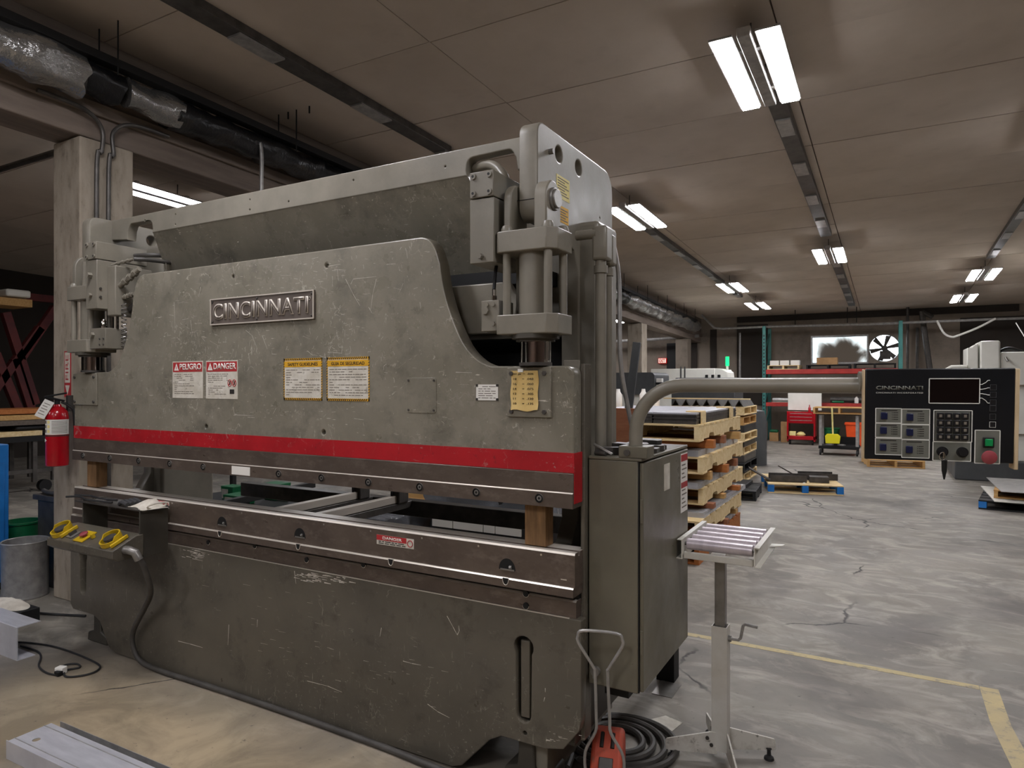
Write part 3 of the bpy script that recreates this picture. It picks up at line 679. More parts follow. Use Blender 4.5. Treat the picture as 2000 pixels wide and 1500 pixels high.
MB().box(-4.215, -4.05, 2.29, 2.42, 1.862, 1.985).build('port_block', 'paint_plain', vl, bevel=.003)
for x, z in ((-4.11, 1.92), (-4.11, 1.885), (-4.07, 1.92), (-4.07, 1.885)): MB().cyl((x, 2.291, z), (x, 2.286, z), .006, 6).build('block_screw', 'dark_steel', vl)
MB().cyl((-4.18, 2.29, 1.945), (-4.18, 2.272, 1.945), .017, 6).build('port_plug', 'paint_plain', vl)
MB().lathe([(.02, 1.985), (.02, 2.0), (.014, 2.005), (.014, 2.03), (.004, 2.045)], (-4.14, 2.33, 0), 10).build('fitting', 'chrome', vl)
for x in (-4.10, -4.05): MB().cyl((x, 2.36, 1.985), (x, 2.36, 2.10), .008, 10).build('guide_rod', 'chrome', vl)
sp = MB(); sp.tube([(-4.0 + .014*math.cos(i*.9), 2.37 + .014*math.sin(i*.9), 1.86 + i*.0035) for i in range(80)], .003, 5); sp.build('coil_spring', 'steel', vl)
MB().cyl((-4.31, 2.32, 2.252), (-4.31, 2.32, 2.40), .022, 14).build('riser_pipe', 'paint_plain', vl)
# ---- nameplate
npl = sub('name_plate', PB)
nx0, nx1, nz0, nz1 = -3.170, -2.408, 1.964, 2.104
MB().box(nx0, nx1, YR-.008, YR+.001, nz0, nz1).build('backing', 'plate_grey', npl)
bd = MB()
t_ = .006
for a in ((nx0, nx1, nz0, nz0+t_), (nx0, nx1, nz1-t_, nz1), (nx0, nx0+t_, nz0+t_, nz1-t_), (nx1-t_, nx1, nz0+t_, nz1-t_)): bd.box(a[0], a[1], YR-.013, YR-.007, a[2], a[3])
bd.build('border', 'letter_pale', npl)
# outlined capitals: a raised pale outline around a dark face
W_ = .695; xs_ = nx0 + .026
cu = None
text('letters_outline', 'CINCINNATI', 'letter_pale', npl, faceY(xs_, YR-.008, nz0+.031), width=W_, height=.078, ext=.004, spacing=1.1, bold=.03, fit=0.0)
text('letters_face', 'CINCINNATI', 'plate_grey', npl, faceY(xs_, YR-.0095, nz0+.031), width=W_, height=.078, ext=.004, spacing=1.1, bold=-.018, fit=0.0)
for x in (nx0+.015, (nx0+nx1)/2-.02, nx1-.017):
    for z in (nz0+.017, nz1-.017): MB().lathe([(.006, 0), (.006, .003), (.003, .005)], (0, 0, 0), 8, 0, Matrix.Translation((x, YR-.008, z)) @ Matrix.Rotation(R(90), 4, 'X')).build('rivet', 'dark_steel', npl)
MB().tube([(nx1-.03+.007*math.cos(R(a)), YR-.0095, nz1-.04+.007*math.sin(R(a))) for a in range(0, 360, 30)], .0014, 5, closed=True).build('trademark_ring', 'bare_edge', npl)
# ---- warning signs
def lines(parent, x0, x1, z0, z1, n, y, seed=1, mat='ink_faint', h=.0032):
    rr = random.Random(seed); q = MB()
    for k in range(n):
        z = z1 - (k+.5)*(z1-z0)/n; x = x0
        while x < x1 - .01:
            wd = min(rr.uniform(.008, .035), x1 - x)
            if rr.random() < .85: q.box(x, x+wd, y-.0006, y+.0002, z-h/2, z+h/2)
            x += wd + .005
            if rr.random() < .06: break
    o = q.build('printed_lines', mat, parent, smooth=False); o['kind'] = 'stuff'; return o
def sign(name, label, x0, x1, z0, z1, head, hmat, word, tmat, seed, tri=False, chev=False):
    s_ = sub(name, PB); s_['label'] = label
    y = YR
    MB().box(x0, x1, y-.0015, y+.0005, z0, z1).build('sheet', 'paper', s_)
    hz = z1 - head*(z1-z0)
    MB().box(x0+.005, x1-.005, y-.0022, y-.0012, hz, z1-.006 - (.008 if chev else 0)).build('header', hmat, s_)
    wd = x1-x0
    if tri:
        tx = x0+.016; hh = z1-.006-hz
        MB().prism([(tx, hz+.008), (tx+.04, hz+.008), (tx+.02, z1-.012)], 'y', y-.003, y-.002).build('alert_triangle', 'paper_clean', s_)
        MB().box(tx+.018, tx+.022, y-.0036, y-.0028, hz+.016, z1-.028).build('exclamation_mark', 'sign_red', s_)
        text('heading', word, tmat, s_, faceY(tx+.048, y-.0022, hz+.012), width=wd-.076, height=(z1-hz)-.026, ext=.001, bold=.02)
    else:
        text('heading', word, 'ink', s_, faceY(x0+.03, y-.0022, hz+.006), width=wd-.06, height=(z1-hz)-.028, ext=.0008, bold=.01)
    if chev:
        q = MB(); k = 0
        for zz in (z0+.001, z1-.010):
            x = x0+.004
            while x < x1-.012: q.prism([(x, zz), (x+.006, zz), (x+.011, zz+.009), (x+.005, zz+.009)], 'y', y-.0026, y-.0018); x += .0125
        z = z0+.01
        while z < z1-.02:
            for xx in (x0+.001, x1-.006): q.prism([(xx, z), (xx+.005, z+.004), (xx+.005, z+.010), (xx, z+.006)], 'y', y-.0026, y-.0018)
            z += .0125
        MB().box(x0, x1, y-.0019, y-.001, z0, z0+.011).box(x0, x1, y-.0019, y-.001, z1-.011, z1).box(x0, x0+.007, y-.0019, y-.001, z0, z1).box(x1-.007, x1, y-.0019, y-.001, z0, z1).build('border', 'sign_yellow', s_)
        o = q.build('border_stripes', 'ink', s_); o['kind'] = 'stuff'
    lines(s_, x0+.018, x1-(.075 if tri else .018), z0+.02, hz-.008, 11, y-.0015, seed)
    return s_
sign('warning_sign', 'white PELIGRO sign with red header, leftmost on the ram', -3.508, -3.245, 1.572, 1.776, .29, 'sign_red', 'PELIGRO', 'paper_clean', 3, True)
s2 = sign('warning_sign', 'white DANGER sign with red header beside the PELIGRO sign', -3.219, -2.964, 1.571, 1.775, .29, 'sign_red', 'DANGER', 'paper_clean', 4, True)
for x in (-3.025, -2.99):
    MB().tube([(x+.0145*math.cos(R(a)), YR-.002, 1.655+.0175*math.sin(R(a))) for a in range(0, 360, 20)], .002, 5, closed=True).build('pictogram_ring', 'sign_red', s2)
    MB().cyl((x-.01, YR-.002, 1.643), (x+.01, YR-.002, 1.667), .002, 5).build('pictogram_bar', 'sign_red', s2)
    MB().box(x-.004, x+.005, YR-.0026, YR-.0012, 1.646, 1.664).build('pictogram', 'ink', s2)
MB().box(-3.025, -2.99, YR-.0024, YR-.0012, 1.598, 1.622).build('pictogram', 'ink', s2)
sign('warning_sign', 'yellow bordered SAFETY GUIDELINES sign in English', -2.623, -2.361, 1.571, 1.776, .21, 'sign_yellow', 'SAFETY GUIDELINES', 'ink_faint', 5, False, True)
sign('warning_sign', 'yellow bordered SEGURIDAD sign, rightmost of the four', -2.333, -2.067, 1.571, 1.776, .21, 'sign_yellow', 'GUIA DE SEGURIDAD', 'ink_faint', 6, False, True)
# cover, data plate, mounting plates
cv = plate('access_cover', 'paint', rrect(-1.855, -1.694, 1.524, 1.677, .012), [], 'y', YR-.002, .004, PB, .0008)
for x in (-1.843, -1.706):
    for z in (1.536, 1.665): MB().cyl((x, YR-.001, z), (x, YR-.005, z), .005, 8).build('screw', 'dark_steel', cv)
dp = MB().box(-1.491, -1.386, YR-.002, YR, 1.583, 1.648).build('data_plate', 'paper_clean', PB); lines(dp, -1.48, -1.397, 1.588, 1.644, 6, YR-.002, 8, h=.003)
for x in (-1.487, -1.390):
    for z in (1.587, 1.644): MB().box(x-.005, x+.005, YR-.003, YR-.001, z-.005, z+.005).build('corner_mark', 'ink', dp)
for x0, x1 in ((-1.338, -1.143), (-4.505, -4.245)):
    mpk = MB().box(x0, x1, YR-.010, YR, 1.519, 1.716).build('mounting_plate', 'paint', PB, bevel=.002)
    for x in (x0+.02, x1-.028):
        for z in (1.54, 1.692): bolt('bolt', 'dark_steel', mpk, (x, YR-.010, z), .010, .007)
# danger stickers on the bolster
for x0, x1, z0, z1 in ((-2.025, -1.815, .925, .968), (-3.735, -3.54, .945, .985)):
    s_ = MB().box(x0, x1, YR-.0012, YR+.001, z0, z1).build('danger_sticker', 'paper', PB)
    MB().box(x0, x1-.04, YR-.002, YR-.001, (z0+z1)/2-.002, z1).build('header', 'sign_red', s_)
    text('heading', 'DANGER', 'paper_clean', s_, faceY(x0+.035, YR-.002, (z0+z1)/2+.003), width=.11, height=.013, ext=.0006, bold=.02)
    lines(s_, x0+.012, x1-.045, z0+.002, z0+.018, 2, YR-.0012, 4, 'ink', .004)
    MB().tube([(x1-.02+.014*math.cos(R(a)), YR-.002, (z0+z1)/2+.014*math.sin(R(a))) for a in range(0, 360, 24)], .002, 5, closed=True).build('pictogram_ring', 'sign_red', s_)
# ---- conduits down the right side of the frame
for x, y, r_ in ((-1.02, 2.555, .0225), (-1.02, 2.635, .0185)):
    MB().cyl((x, y, 1.372), (x, y, 2.15), r_, 16).cyl((x, y, 2.10), (x, y, 2.13), r_*1.25, 16).build('conduit', 'paint_plain', PB)
MB().box(-1.05, -.985, 2.525, 2.60, 2.15, 2.29).box(-1.05, -.99, 2.605, 2.665, 2.14, 2.27).build('conduit_body', 'paint_plain', PB, bevel=.012)
MB().cyl((-1.12, 2.54, 2.26), (-1.03, 2.54, 2.26), .02, 14).build('conduit_stub', 'paint_plain', PB)
MB().tube(bez([(-1.0, 2.655, 2.22), (-.995, 2.68, 2.15), (-.99, 2.69, 2.05), (-.985, 2.69, 1.75), (-.97, 2.74, 1.55), (-.95, 2.79, 1.38)], 8), .0095, 10).build('flexible_conduit', 'galv', PB)
# ---- back gauge behind the die
for x0, x1 in ((-3.02, -3.0), (-2.70, -2.65)):
    g = sub('back_gauge_rail', PB); xa = x0
    MB().box(xa-.022, xa+.022, 2.58, 3.42, .905, .95).build('rail', 'letter_pale', g, bevel=.003)
    MB().box(xa-.03, xa+.03, 2.58, 3.45, .86, .902).build('rail_base', 'dark_steel', g, bevel=.003)
    MB().box(xa-.03, xa+.04, 3.30, 3.40, .90, .985).build('carriage', 'dark_steel', g, bevel=.008)
    MB().box(xa-.01, xa+.0, 3.28, 3.29, .95, .99).build('stop_finger', 'black', g)
MB().box(-4.3, -1.3, 3.44, 3.52, .80, .90).build('back_gauge_beam', 'dark_steel', PB, bevel=.004)

# ================================================================ THINGS ON AND AROUND THE PRESS
note = thing('note_paper', 'curling yellowed paper with handwritten gauge thicknesses taped on the ram', 'note', (-1.24, YR-.012, 1.54))
bm_pts = MB(); nxs, nzs = 8, 14
x0, x1, z0, z1 = -1.318, -1.196, 1.545, 1.703
vs = []; 
for k in range(2):
    for j in range(nzs+1):
        for i in range(nxs+1):
            u, v_ = i/nxs, j/nzs
            yy = YR - .0115 - .002*(1+math.sin(v_*5+u)) - .006*max(0, .15 - v_) / .15 * (.5+.5*math.sin(u*9)) + (.0007 if k else 0)
            vs.append((x0 + u*(x1-x0) + .002*math.sin(v_*11), yy - .0015, z0 + v_*(z1-z0) + .004*math.sin(u*8)*(1-v_)))
nn = (nxs+1)*(nzs+1)
fs = [(j*(nxs+1)+i, j*(nxs+1)+i+1, (j+1)*(nxs+1)+i+1, (j+1)*(nxs+1)+i) for j in range(nzs) for i in range(nxs)]
bm_pts.add(vs, fs + [tuple(q+nn for q in f[::-1]) for f in fs]); bm_pts.build('sheet', 'paper_yellow', note, smooth=True)
for k, (a, b_) in enumerate([('20 ga', '.036'), ('18', '.048'), ('16', '.060'), ('14', '.075'), ('12', '.105'), ('11', '.120'), ('10', '.135')]):
    z = 1.685 - k*.0195
    text('handwriting', a + '  =  ' + b_ if k == 0 else a + '     =  ' + b_, 'ink', note, faceY(x0+.012, YR-.0168, z), height=.0085, width=.09, ext=.0012)
MB().box(-1.285, -1.262, YR-.0185, YR-.012, 1.697, 1.71).build('tape', 'paper_clean', note)
tp = tag(MB().box(-2.995, -2.855, YR-.0145, YR-.0125, 1.178, 1.222).build('tape_strip', 'paper_clean', bevel=.001), 'strip of white masking tape stuck on the punch clamp', 'tape')
for x, wd, lb in ((-1.235, .095, 'brown wooden block propping the right end of the ram'), (-4.38, .10, 'worn wooden block propping the left end of the ram')):
    tag(MB().box(x-wd/2, x+wd/2, 2.39, 2.46, 1.0005, 1.1715).build('wooden_block', 'wood_block', bevel=.003), lb, 'wood block')

# rear foot of the press, seen below the cabinet
MB().box(-1.13, -1.03, 3.66, 3.76, 0, .5).build('rear_foot', 'black', PB, bevel=.003); MB().box(-1.13, -1.03, 3.19, 3.70, .36, .5).build('rear_arm', 'black', PB)
# gouges and scuffs worn through the paint of ram and bed
rg = random.Random(21); scq = MB()
def stroke(pts, wd, y):
    for a, b_ in zip(pts, pts[1:]):
        d = Vector((b_[0]-a[0], b_[1]-a[1])); L_ = d.length
        if L_ < 1e-5: continue
        d /= L_; n_ = Vector((-d.y, d.x))*wd/2
        scq.add([(a[0]+n_.x, y, a[1]+n_.y), (a[0]-n_.x, y, a[1]-n_.y), (b_[0]-n_.x*.4, y, b_[1]-n_.y*.4), (b_[0]+n_.x*.4, y, b_[1]+n_.y*.4)], [(0, 1, 2, 3)])
def pxs(pts, y, wd=.0022): stroke([(p.x, p.z) for p in [onY(a, b_, y) for a, b_ in pts]], wd, y)
ys_, yb_ = YR-.0004, YB-.0004
for pl_ in ([(480, 645), (492, 655), (502, 680), (500, 688)], [(675, 545), (690, 575), (703, 597)], [(685, 555), (690, 545), (735, 540)], [(735, 545), (728, 575), (724, 605)], [(455, 795), (458, 810), (495, 812)], [(600, 685), (612, 695)], [(640, 688), (650, 688), (668, 690)], [(372, 625), (376, 655)], [(392, 560), (388, 580)], [(512, 655), (522, 682)], [(720, 600), (727, 612)], [(820, 590), (822, 604)], [(455, 520), (460, 550)], [(340, 590), (342, 640)], [(640, 520), (665, 516)], [(890, 727), (922, 728)]): pxs(pl_, ys_)
for cx_, cy_, sx_, sy_, n in ((380, 670, 50, 30, 60), (470, 690, 60, 22, 35), (330, 780, 25, 40, 30), (620, 560, 70, 40, 40), (670, 655, 35, 40, 45), (640, 690, 60, 14, 24), (580, 610, 120, 70, 40), (350, 640, 60, 60, 40), (800, 560, 50, 80, 18), (740, 690, 40, 40, 16), (600, 520, 200, 25, 40), (560, 810, 150, 12, 18), (900, 800, 60, 60, 14)):
    for k in range(n):
        px, py = rg.gauss(cx_, sx_*.6), rg.gauss(cy_, sy_*.6); L_ = rg.uniform(1.5, 9)*(1 if rg.random() < .85 else 2.5); a = rg.choice([0, 90, 90, rg.uniform(0, 180)]) + rg.uniform(-15, 15)
        dx, dy = L_*math.cos(R(a)), L_*math.sin(R(a)); pxs([(px, py), (px+dx*.5+rg.uniform(-1, 1), py+dy*.5), (px+dx, py+dy)], ys_, rg.uniform(.0008, .0022))
for pl_ in ([(873, 1203), (885, 1225), (893, 1240), (897, 1232), (896, 1222)], [(787, 1291), (805, 1296), (822, 1299)], [(348, 1252), (372, 1258), (396, 1265)], [(745, 1226), (742, 1243)], [(600, 1330), (640, 1340), (668, 1352)], [(575, 1115), (578, 1140)], [(1065, 1344), (1065, 1352)], [(1064, 1362), (1062, 1370)], [(503, 1210), (502, 1225)], [(447, 1220), (445, 1260)], [(835, 1375), (855, 1390), (878, 1402)]): pxs(pl_, yb_, .003)
for cx_, cy_, sx_, sy_, n, w_ in ((378, 1080, 14, 9, 30, .004), (600, 1122, 35, 4, 34, .004), (640, 1133, 35, 6, 30, .006), (760, 1310, 140, 40, 28, .0014), (560, 1260, 120, 60, 20, .0012), (480, 1180, 90, 50, 12, .0012), (1090, 1440, 40, 10, 12, .003)):
    for k in range(n):
        px, py = rg.gauss(cx_, sx_*.6), rg.gauss(cy_, sy_*.6); L_ = rg.uniform(2, 14)
        pxs([(px, py), (px+L_, py+L_*.2)], yb_, rg.uniform(.4, 1)*w_)
o = scq.build('paint_scuffs', 'primer', PB, smooth=False); o['kind'] = 'stuff'
# ---- electrical cabinet on the right end of the press
cx0, cx1, cy0, cy1, cz0, cz1 = -1.034, -.815, 2.46, 3.12, .468, 1.367
EC = thing('electrical_cabinet', 'tall grey electrical cabinet mounted on the right end of the press', 'cabinet', (-.92, 2.79, 0))
MB().box(cx0, cx1-.016, cy0, cy1, cz0, cz1-.012).build('body', 'cabinet_paint', EC, bevel=.005)
MB().box(cx0, cx1, cy0-.002, cy1+.004, cz1-.012, cz1).build('top_sheet', 'cabinet_paint', EC, bevel=.003)
MB().box(cx1-.014, cx1+.002, cy0+.010, cy1, cz0+.006, cz1-.018).build('door', 'cabinet_paint', EC, bevel=.004)
MB().box(cx1-.016, cx1-.012, cy0+.002, cy0+.01, cz0+.004, cz1-.014).build('door_gap', 'black', EC)
for z in (.62, 1.12): MB().cyl((cx1-.004, cy0+.008, z), (cx1-.004, cy0+.008, z+.09), .006, 8).build('hinge', 'cabinet_paint', EC)
lt = MB().cyl((-1.0, cy0, .525), (-1.0, cy0-.02, .525), .018, 12).cbox((-1.0, cy0-.02, .525), (.012, .012, .045)).build('latch', 'steel', EC)
st = MB().box(cx1+.001, cx1+.0035, 2.735, 2.82, 1.205, 1.315).build('sticker', 'paper', EC); st['label'] = 'worn blank grey label on the cabinet door'
st = MB().box(cx1+.001, cx1+.0035, 2.995, 3.105, 1.07, 1.335).build('sticker', 'paper_clean', EC); st['label'] = 'tall white label with red bands'
MB().box(cx1+.003, cx1+.0045, 2.998, 3.102, 1.30, 1.33).build('red_band', 'sign_red', st); MB().box(cx1+.003, cx1+.0045, 2.998, 3.102, 1.18, 1.205).build('red_band', 'sign_red', st)
q = MB()
for k in range(11):
    z = 1.09 + k*.019
    if not 1.17 < z < 1.215: q.box(cx1+.003, cx1+.0042, 3.01, 3.09 - .02*(k % 3), z, z+.006)
o = q.build('printed_lines', 'ink_faint', st); o['kind'] = 'stuff'
MB().box(-1.0, -.9, 2.55, 2.75, .40, .47).build('base_channel', 'black', EC)

# ---- control pendant on its swing arm
CP = thing('control_pendant', 'black control pendant with keypad on a bent grey pipe arm', 'control panel', (-.85, 2.50, cz1))
MB().box(-.907, -.794, 2.455, 2.545, cz1, 1.412).build('base_block', 'cabinet_paint', CP, bevel=.003)
b_ = MB().cyl((-.872, 2.455, 1.387), (-.872, 2.445, 1.387), .012, 14).build('base_screw', 'dark_steel', CP)
arm = [(-.853, 2.50, 1.41), (-.853, 2.50, 1.46)]
for a in range(0, 91, 9): arm.append((-.853 + .185*(1-math.cos(R(a))), 2.50, 1.46 + .185*math.sin(R(a))))
arm += [(-.5, 2.50, 1.645), (-.04, 2.475, 1.645)]
MB().tube(arm, .0262, 20).build('arm', 'paint_plain', CP)
# panel box: local frame u along the face, v up, w out of the face
PA, PB2 = Vector((-.066, 2.425, 0)), Vector((.333, 2.50, 0))
u = (PB2 - PA).normalized(); nrm = Vector((u.y, -u.x, 0)); up_ = Vector((0, 0, 1)); tl = R(3)
vv = (up_*math.cos(tl) + nrm*math.sin(tl)); ww = (nrm*math.cos(tl) - up_*math.sin(tl))
PWD, PHT = (PB2-PA).length, .288
PM = Matrix(((u.x, vv.x, ww.x, PA.x), (u.y, vv.y, ww.y, PA.y), (u.z, vv.z, ww.z, 1.41), (0, 0, 0, 1)))
def pbox(u0, u1, v0, v1, w0, w1, m=0, q=None): return (q or MB()).box(u0, u1, v0, v1, w0, w1, m, PM)
pbox(.004, PWD-.002, -.002, PHT-.004, -.05, -.013).build('housing', 'cream', CP, bevel=.004)
pbox(0, PWD-.004, 0, PHT, -.014, 0).build('front_panel', 'panel_black', CP, bevel=.003)
pbox(PWD-.004, PWD+.007, -.018, PHT-.002, -.04, .002).build('side_lip', 'cream', CP, bevel=.002)
pbox(-.006, -.001, .0, PHT-.002, -.03, .001).build('side_lip', 'cream', CP, bevel=.002)
fpx = lambda x: (x-240)/1640*PWD      # layout of the face, taken from pixel positions in an image crop
fpz = lambda y: PHT - (y-245)/(1215-245)*PHT
def region(x0, x1, y0, y1, fill='panel_grey', t=.0022, nm='key_field', lm='line_white'):
    a, b2, c2, d2 = fpx(x0), fpx(x1), fpz(y1), fpz(y0)
    fo = sub(nm, CP)
    if fill: pbox(a, b2, c2, d2, 0, .0008).build('field', fill, fo)
    q = MB()
    for e in ((a, b2, c2-t/2, c2+t/2), (a, b2, d2-t/2, d2+t/2), (a-t/2, a+t/2, c2, d2), (b2-t/2, b2+t/2, c2, d2)): q.box(*e, .0002, .0016, 0, PM)
    q.build('outline', lm, fo); return fo
for x0, x1, y0, y1, bx, by in ((360, 650, 665, 820, 455, 745), (655, 965, 670, 830, 745, 755), (360, 650, 825, 975, 450, 900), (655, 965, 835, 990, 745, 915), (360, 660, 985, 1160, 447, 1080), (660, 965, 995, 1185, 742, 1098)):
    f_ = region(x0, x1, y0, y1)
    pbox(fpx(bx-38), fpx(bx+38), fpz(by+38), fpz(by-38), .0006, .006).build('button', 'navy', f_, bevel=.002)
    q = MB()
    for k in range(4): q.box(fpx(bx+90), fpx(bx+97), fpz(by-35+k*24)-.0012, fpz(by-35+k*24)+.0012, .0005, .0016, 0, PM); q.box(fpx(bx+105), fpx(min(bx+160, x1-20)), fpz(by-35+k*24)-.001, fpz(by-35+k*24)+.001, .0005, .0013, 0, PM)
    q.box(fpx(bx-30), fpx(bx+150 if bx < 600 else bx+140), fpz(y0+22)-.0014, fpz(y0+22)+.0014, .0005, .0013, 0, PM)
    o = q.build('printed_legends', 'ink', f_); o['kind'] = 'stuff'
f_ = region(955, 1495, 350, 605, 'screen', .0025, 'display')
kp = region(1010, 1420, 680, 1005, None, .0025, 'keypad')
pbox(fpx(1025), fpx(1400), fpz(995), fpz(692), 0, .001).build('field', 'panel_grey', kp)
for r_ in range(4):
    for c_ in range(4):
        kx, ky = 1078 + c_*88, 735 + r_*73
        k_ = pbox(fpx(kx-38), fpx(kx+38), fpz(ky+32), fpz(ky-32), .0008, .007).build('key', 'key_black', kp, bevel=.0015)
q = MB(); rr = random.Random(5)
for r_ in range(4):
    for c_ in range(4):
        kx, ky = 1078 + c_*88, 735 + r_*73
        q.box(fpx(kx-14), fpx(kx+16), fpz(ky+14), fpz(ky-14), .0065, .0073, 0, PM)
o = q.build('key_legends', 'ink_faint', kp); o['kind'] = 'stuff'
sw = region(1005, 1412, 1010, 1205, 'panel_grey', .0025, 'switch_field')
def pcyl(x, y, r_, w0, w1, n=24): c0 = PM @ Vector((fpx(x), fpz(y), w0)); c1 = PM @ Vector((fpx(x), fpz(y), w1)); return MB().cyl(c0, c1, r_, n)
for x in (1105, 1320):
    pcyl(x, 1110, .0155, .0005, .008).build('switch_bezel', 'black', sw); pcyl(x, 1110, .0115, .008, .013).build('switch_knob', 'key_black', sw)
pbox(fpx(1095), fpx(1108), fpz(1170), fpz(1105), .013, .022).build('key_bow', 'chrome', sw)
MB().tube([PM @ Vector((fpx(1090)+.008*math.cos(R(a)), fpz(1150)+.012*math.sin(R(a)), .02)) for a in range(0, 360, 30)], .0011, 6, closed=True).build('key_ring', 'chrome', sw)
MB().tube([PM @ Vector((fpx(1110)-.0, fpz(y), .022)) for y in (1190, 1300, 1390)], .007, 8, rs=[.008, .007, .002]).build('key_fob', 'black', sw)
es = region(1455, 1715, 880, 1220, 'panel_grey', .0025, 'stop_field')
pbox(fpx(1535), fpx(1655), fpz(1055), fpz(950), .0006, .006).build('start_bezel', 'black', es, bevel=.002); pbox(fpx(1552), fpx(1635), fpz(1040), fpz(965), .006, .0105).build('start_button', 'green_bright', es, bevel=.002)
pcyl(1590, 1150, .009, .0005, .014).build('stop_stem', 'dark_steel', es)
MB().lathe([(.0195, 0), (.021, .004), (.019, .009), (.010, .0125), (.002, .013)], (0, 0, 0), 24, 0, PM @ Matrix.Translation((fpx(1590), fpz(1150), .013))).build('stop_button', 'estop', es)
for k, (sy, ey) in enumerate(((410, 368), (460, 445), (505, 518), (550, 600))):
    MB().tube([PM @ Vector((fpx(x), fpz(y), .0008)) for x, y in ((1495, sy), (1520, sy), (1560, (sy+ey)/2), (1580, ey), (1600, ey))], .0011, 5).build('lead_line', 'line_white', CP)
for k, y in enumerate((440, 515, 595, 655, 740, 820)):
    region(1605, 1668, y-28, y+28, 'key_black', .0009, 'soft_key', 'line_white' if k == 5 else 'line_dim')
text('lettering', 'CINCINNATI INCORPORATED', 'line_white', CP, PM @ Matrix.Translation((fpx(362), fpz(506), .0002)), width=fpx(888)-fpx(362), height=.0042, ext=.0006, spacing=1.25)
text('logo', 'CINCINNATI', 'panel_grey', CP, PM @ Matrix.Translation((fpx(362), fpz(466), .0002)), width=fpx(888)-fpx(362), height=.012, ext=.0006, bold=.03)
MB().cyl(PM @ Vector((0, .245, -.05)), PM @ Vector((-.012, .245, -.05)), .034, 18).build('arm_flange', 'paint_plain', CP)

# ---- loose parts on top of the cabinet
def offcut(pts, z, th, lab, rot=0, mat='dark_steel'):
    o = MB().prism(pts, 'z', z, z+th).build('steel_part', mat, bevel=.0015); return tag(o, lab, 'steel part', 'flat steel parts on the cabinet')
zt = cz1 + .0006
offcut([(-.895, 2.60), (-.835, 2.585), (-.822, 2.60), (-.83, 2.635), (-.895, 2.65)], zt, .02, 'short dark steel part on the cabinet right of the arm foot')
offcut([(-.905, 2.68), (-.85, 2.665), (-.825, 2.68), (-.83, 2.74), (-.905, 2.75)], zt, .018, 'dark steel part behind the arm foot on the cabinet')
offcut([(-1.02, 2.62), (-.92, 2.60), (-.90, 2.62), (-.915, 2.67), (-1.02, 2.69)], zt, .022, 'long dark steel part left of the arm foot on the cabinet')
offcut([(-.98, 2.72), (-.90, 2.69), (-.87, 2.72), (-.90, 2.79), (-.98, 2.80)], zt+.0185, .014, 'upper steel part lying across the others on the cabinet')
offcut([(-.98, 2.86), (-.87, 2.84), (-.84, 2.87), (-.87, 2.93), (-.97, 2.95)], zt, .016, 'flat dark steel part farthest back on the cabinet')
offcut([(-1.02, 2.50), (-.955, 2.52), (-.93, 2.56), (-1.02, 2.56)], zt, .03, 'thick dark steel part at the front left corner of the cabinet top')
offcut([(-.90, 2.76), (-.84, 2.75), (-.825, 2.78), (-.835, 2.83), (-.90, 2.84)], zt, .024, 'angled dark steel part near the door edge of the cabinet top')
offcut([(-.99, 2.60), (-.90, 2.585), (-.885, 2.61), (-.9, 2.655), (-.99, 2.66)], zt+.0225, .018, 'second layer steel part stacked left of the arm foot')
offcut([(-.96, 2.83), (-.86, 2.80), (-.85, 2.83), (-.87, 2.90), (-.96, 2.92)], zt+.0245, .016, 'second layer steel part stacked near the back of the cabinet top')
o = MB().cyl((-1.022, 2.49, zt+.042), (-.94, 2.475, zt+.007), .006, 10).build('hex_key', 'steel'); tag(o, 'thin bright steel rod leaning at the front of the cabinet top', 'rod')
o = MB().cyl((-1.015, 2.485, zt+.009), (-.965, 2.472, zt+.009), .009, 10).build('punch_tool', 'dark_steel'); tag(o, 'stubby dark punch at the front left of the cabinet top', 'tool')
wr = MB().box(-1.018, -.93, 2.565, 2.58, zt+.005, zt+.013).cyl((-.925, 2.572, zt+.002), (-.925, 2.572, zt+.016), .014, 8).cyl((-1.022, 2.572, zt+.002), (-1.022, 2.572, zt+.016), .012, 8).build('wrench', 'steel', bevel=.002); tag(wr, 'steel wrench lying behind the rod on the cabinet', 'wrench')

# ================================================================ ROLLER STAND
RS = thing('roller_stand', 'white adjustable roller stand with five steel rollers and a crank', 'roller stand', (-.66, 3.03, 0))
rx0, rx1, ry0, ry1, rz = -.786, -.487, 2.92, 3.375, .97
for x, sg in ((rx0, -1), (rx1, 1)):
    MB().prism([(x-sg*.0, rz-.085), (x, rz), (x+sg*.022, rz), (x+sg*.022, rz-.004), (x+sg*.004, rz-.004), (x+sg*.004, rz-.081), (x+sg*.026, rz-.081), (x+sg*.026, rz-.085)], 'y', ry0, ry1).build('side_rail', 'white_paint', RS)
for k in range(5):
    y = ry0 + .05 + k*.09
    rl = MB().cyl((rx0+.012, y, rz-.026), (rx1-.012, y, rz-.026), .0245, 20).build('roller', 'roller', RS)
    MB().cyl((rx0-.004, y, rz-.026), (rx0+.014, y, rz-.026), .008, 8).build('axle', 'dark_steel', rl); MB().cyl((rx1-.014, y, rz-.026), (rx1+.004, y, rz-.026), .008, 8).build('axle', 'dark_steel', rl)
MB().box(rx0+.005, rx1-.005, ry0+.008, ry0+.028, rz-.083, rz-.055).build('cross_member', 'white_paint', RS, bevel=.002); MB().box(rx0+.005, rx1-.005, ry1-.028, ry1-.008, rz-.083, rz-.055).build('cross_member', 'white_paint', RS, bevel=.002)
MB().box(-.675, -.615, ry0+.03, ry1-.03, rz-.083, rz-.06).build('mounting_bar', 'white_paint', RS)
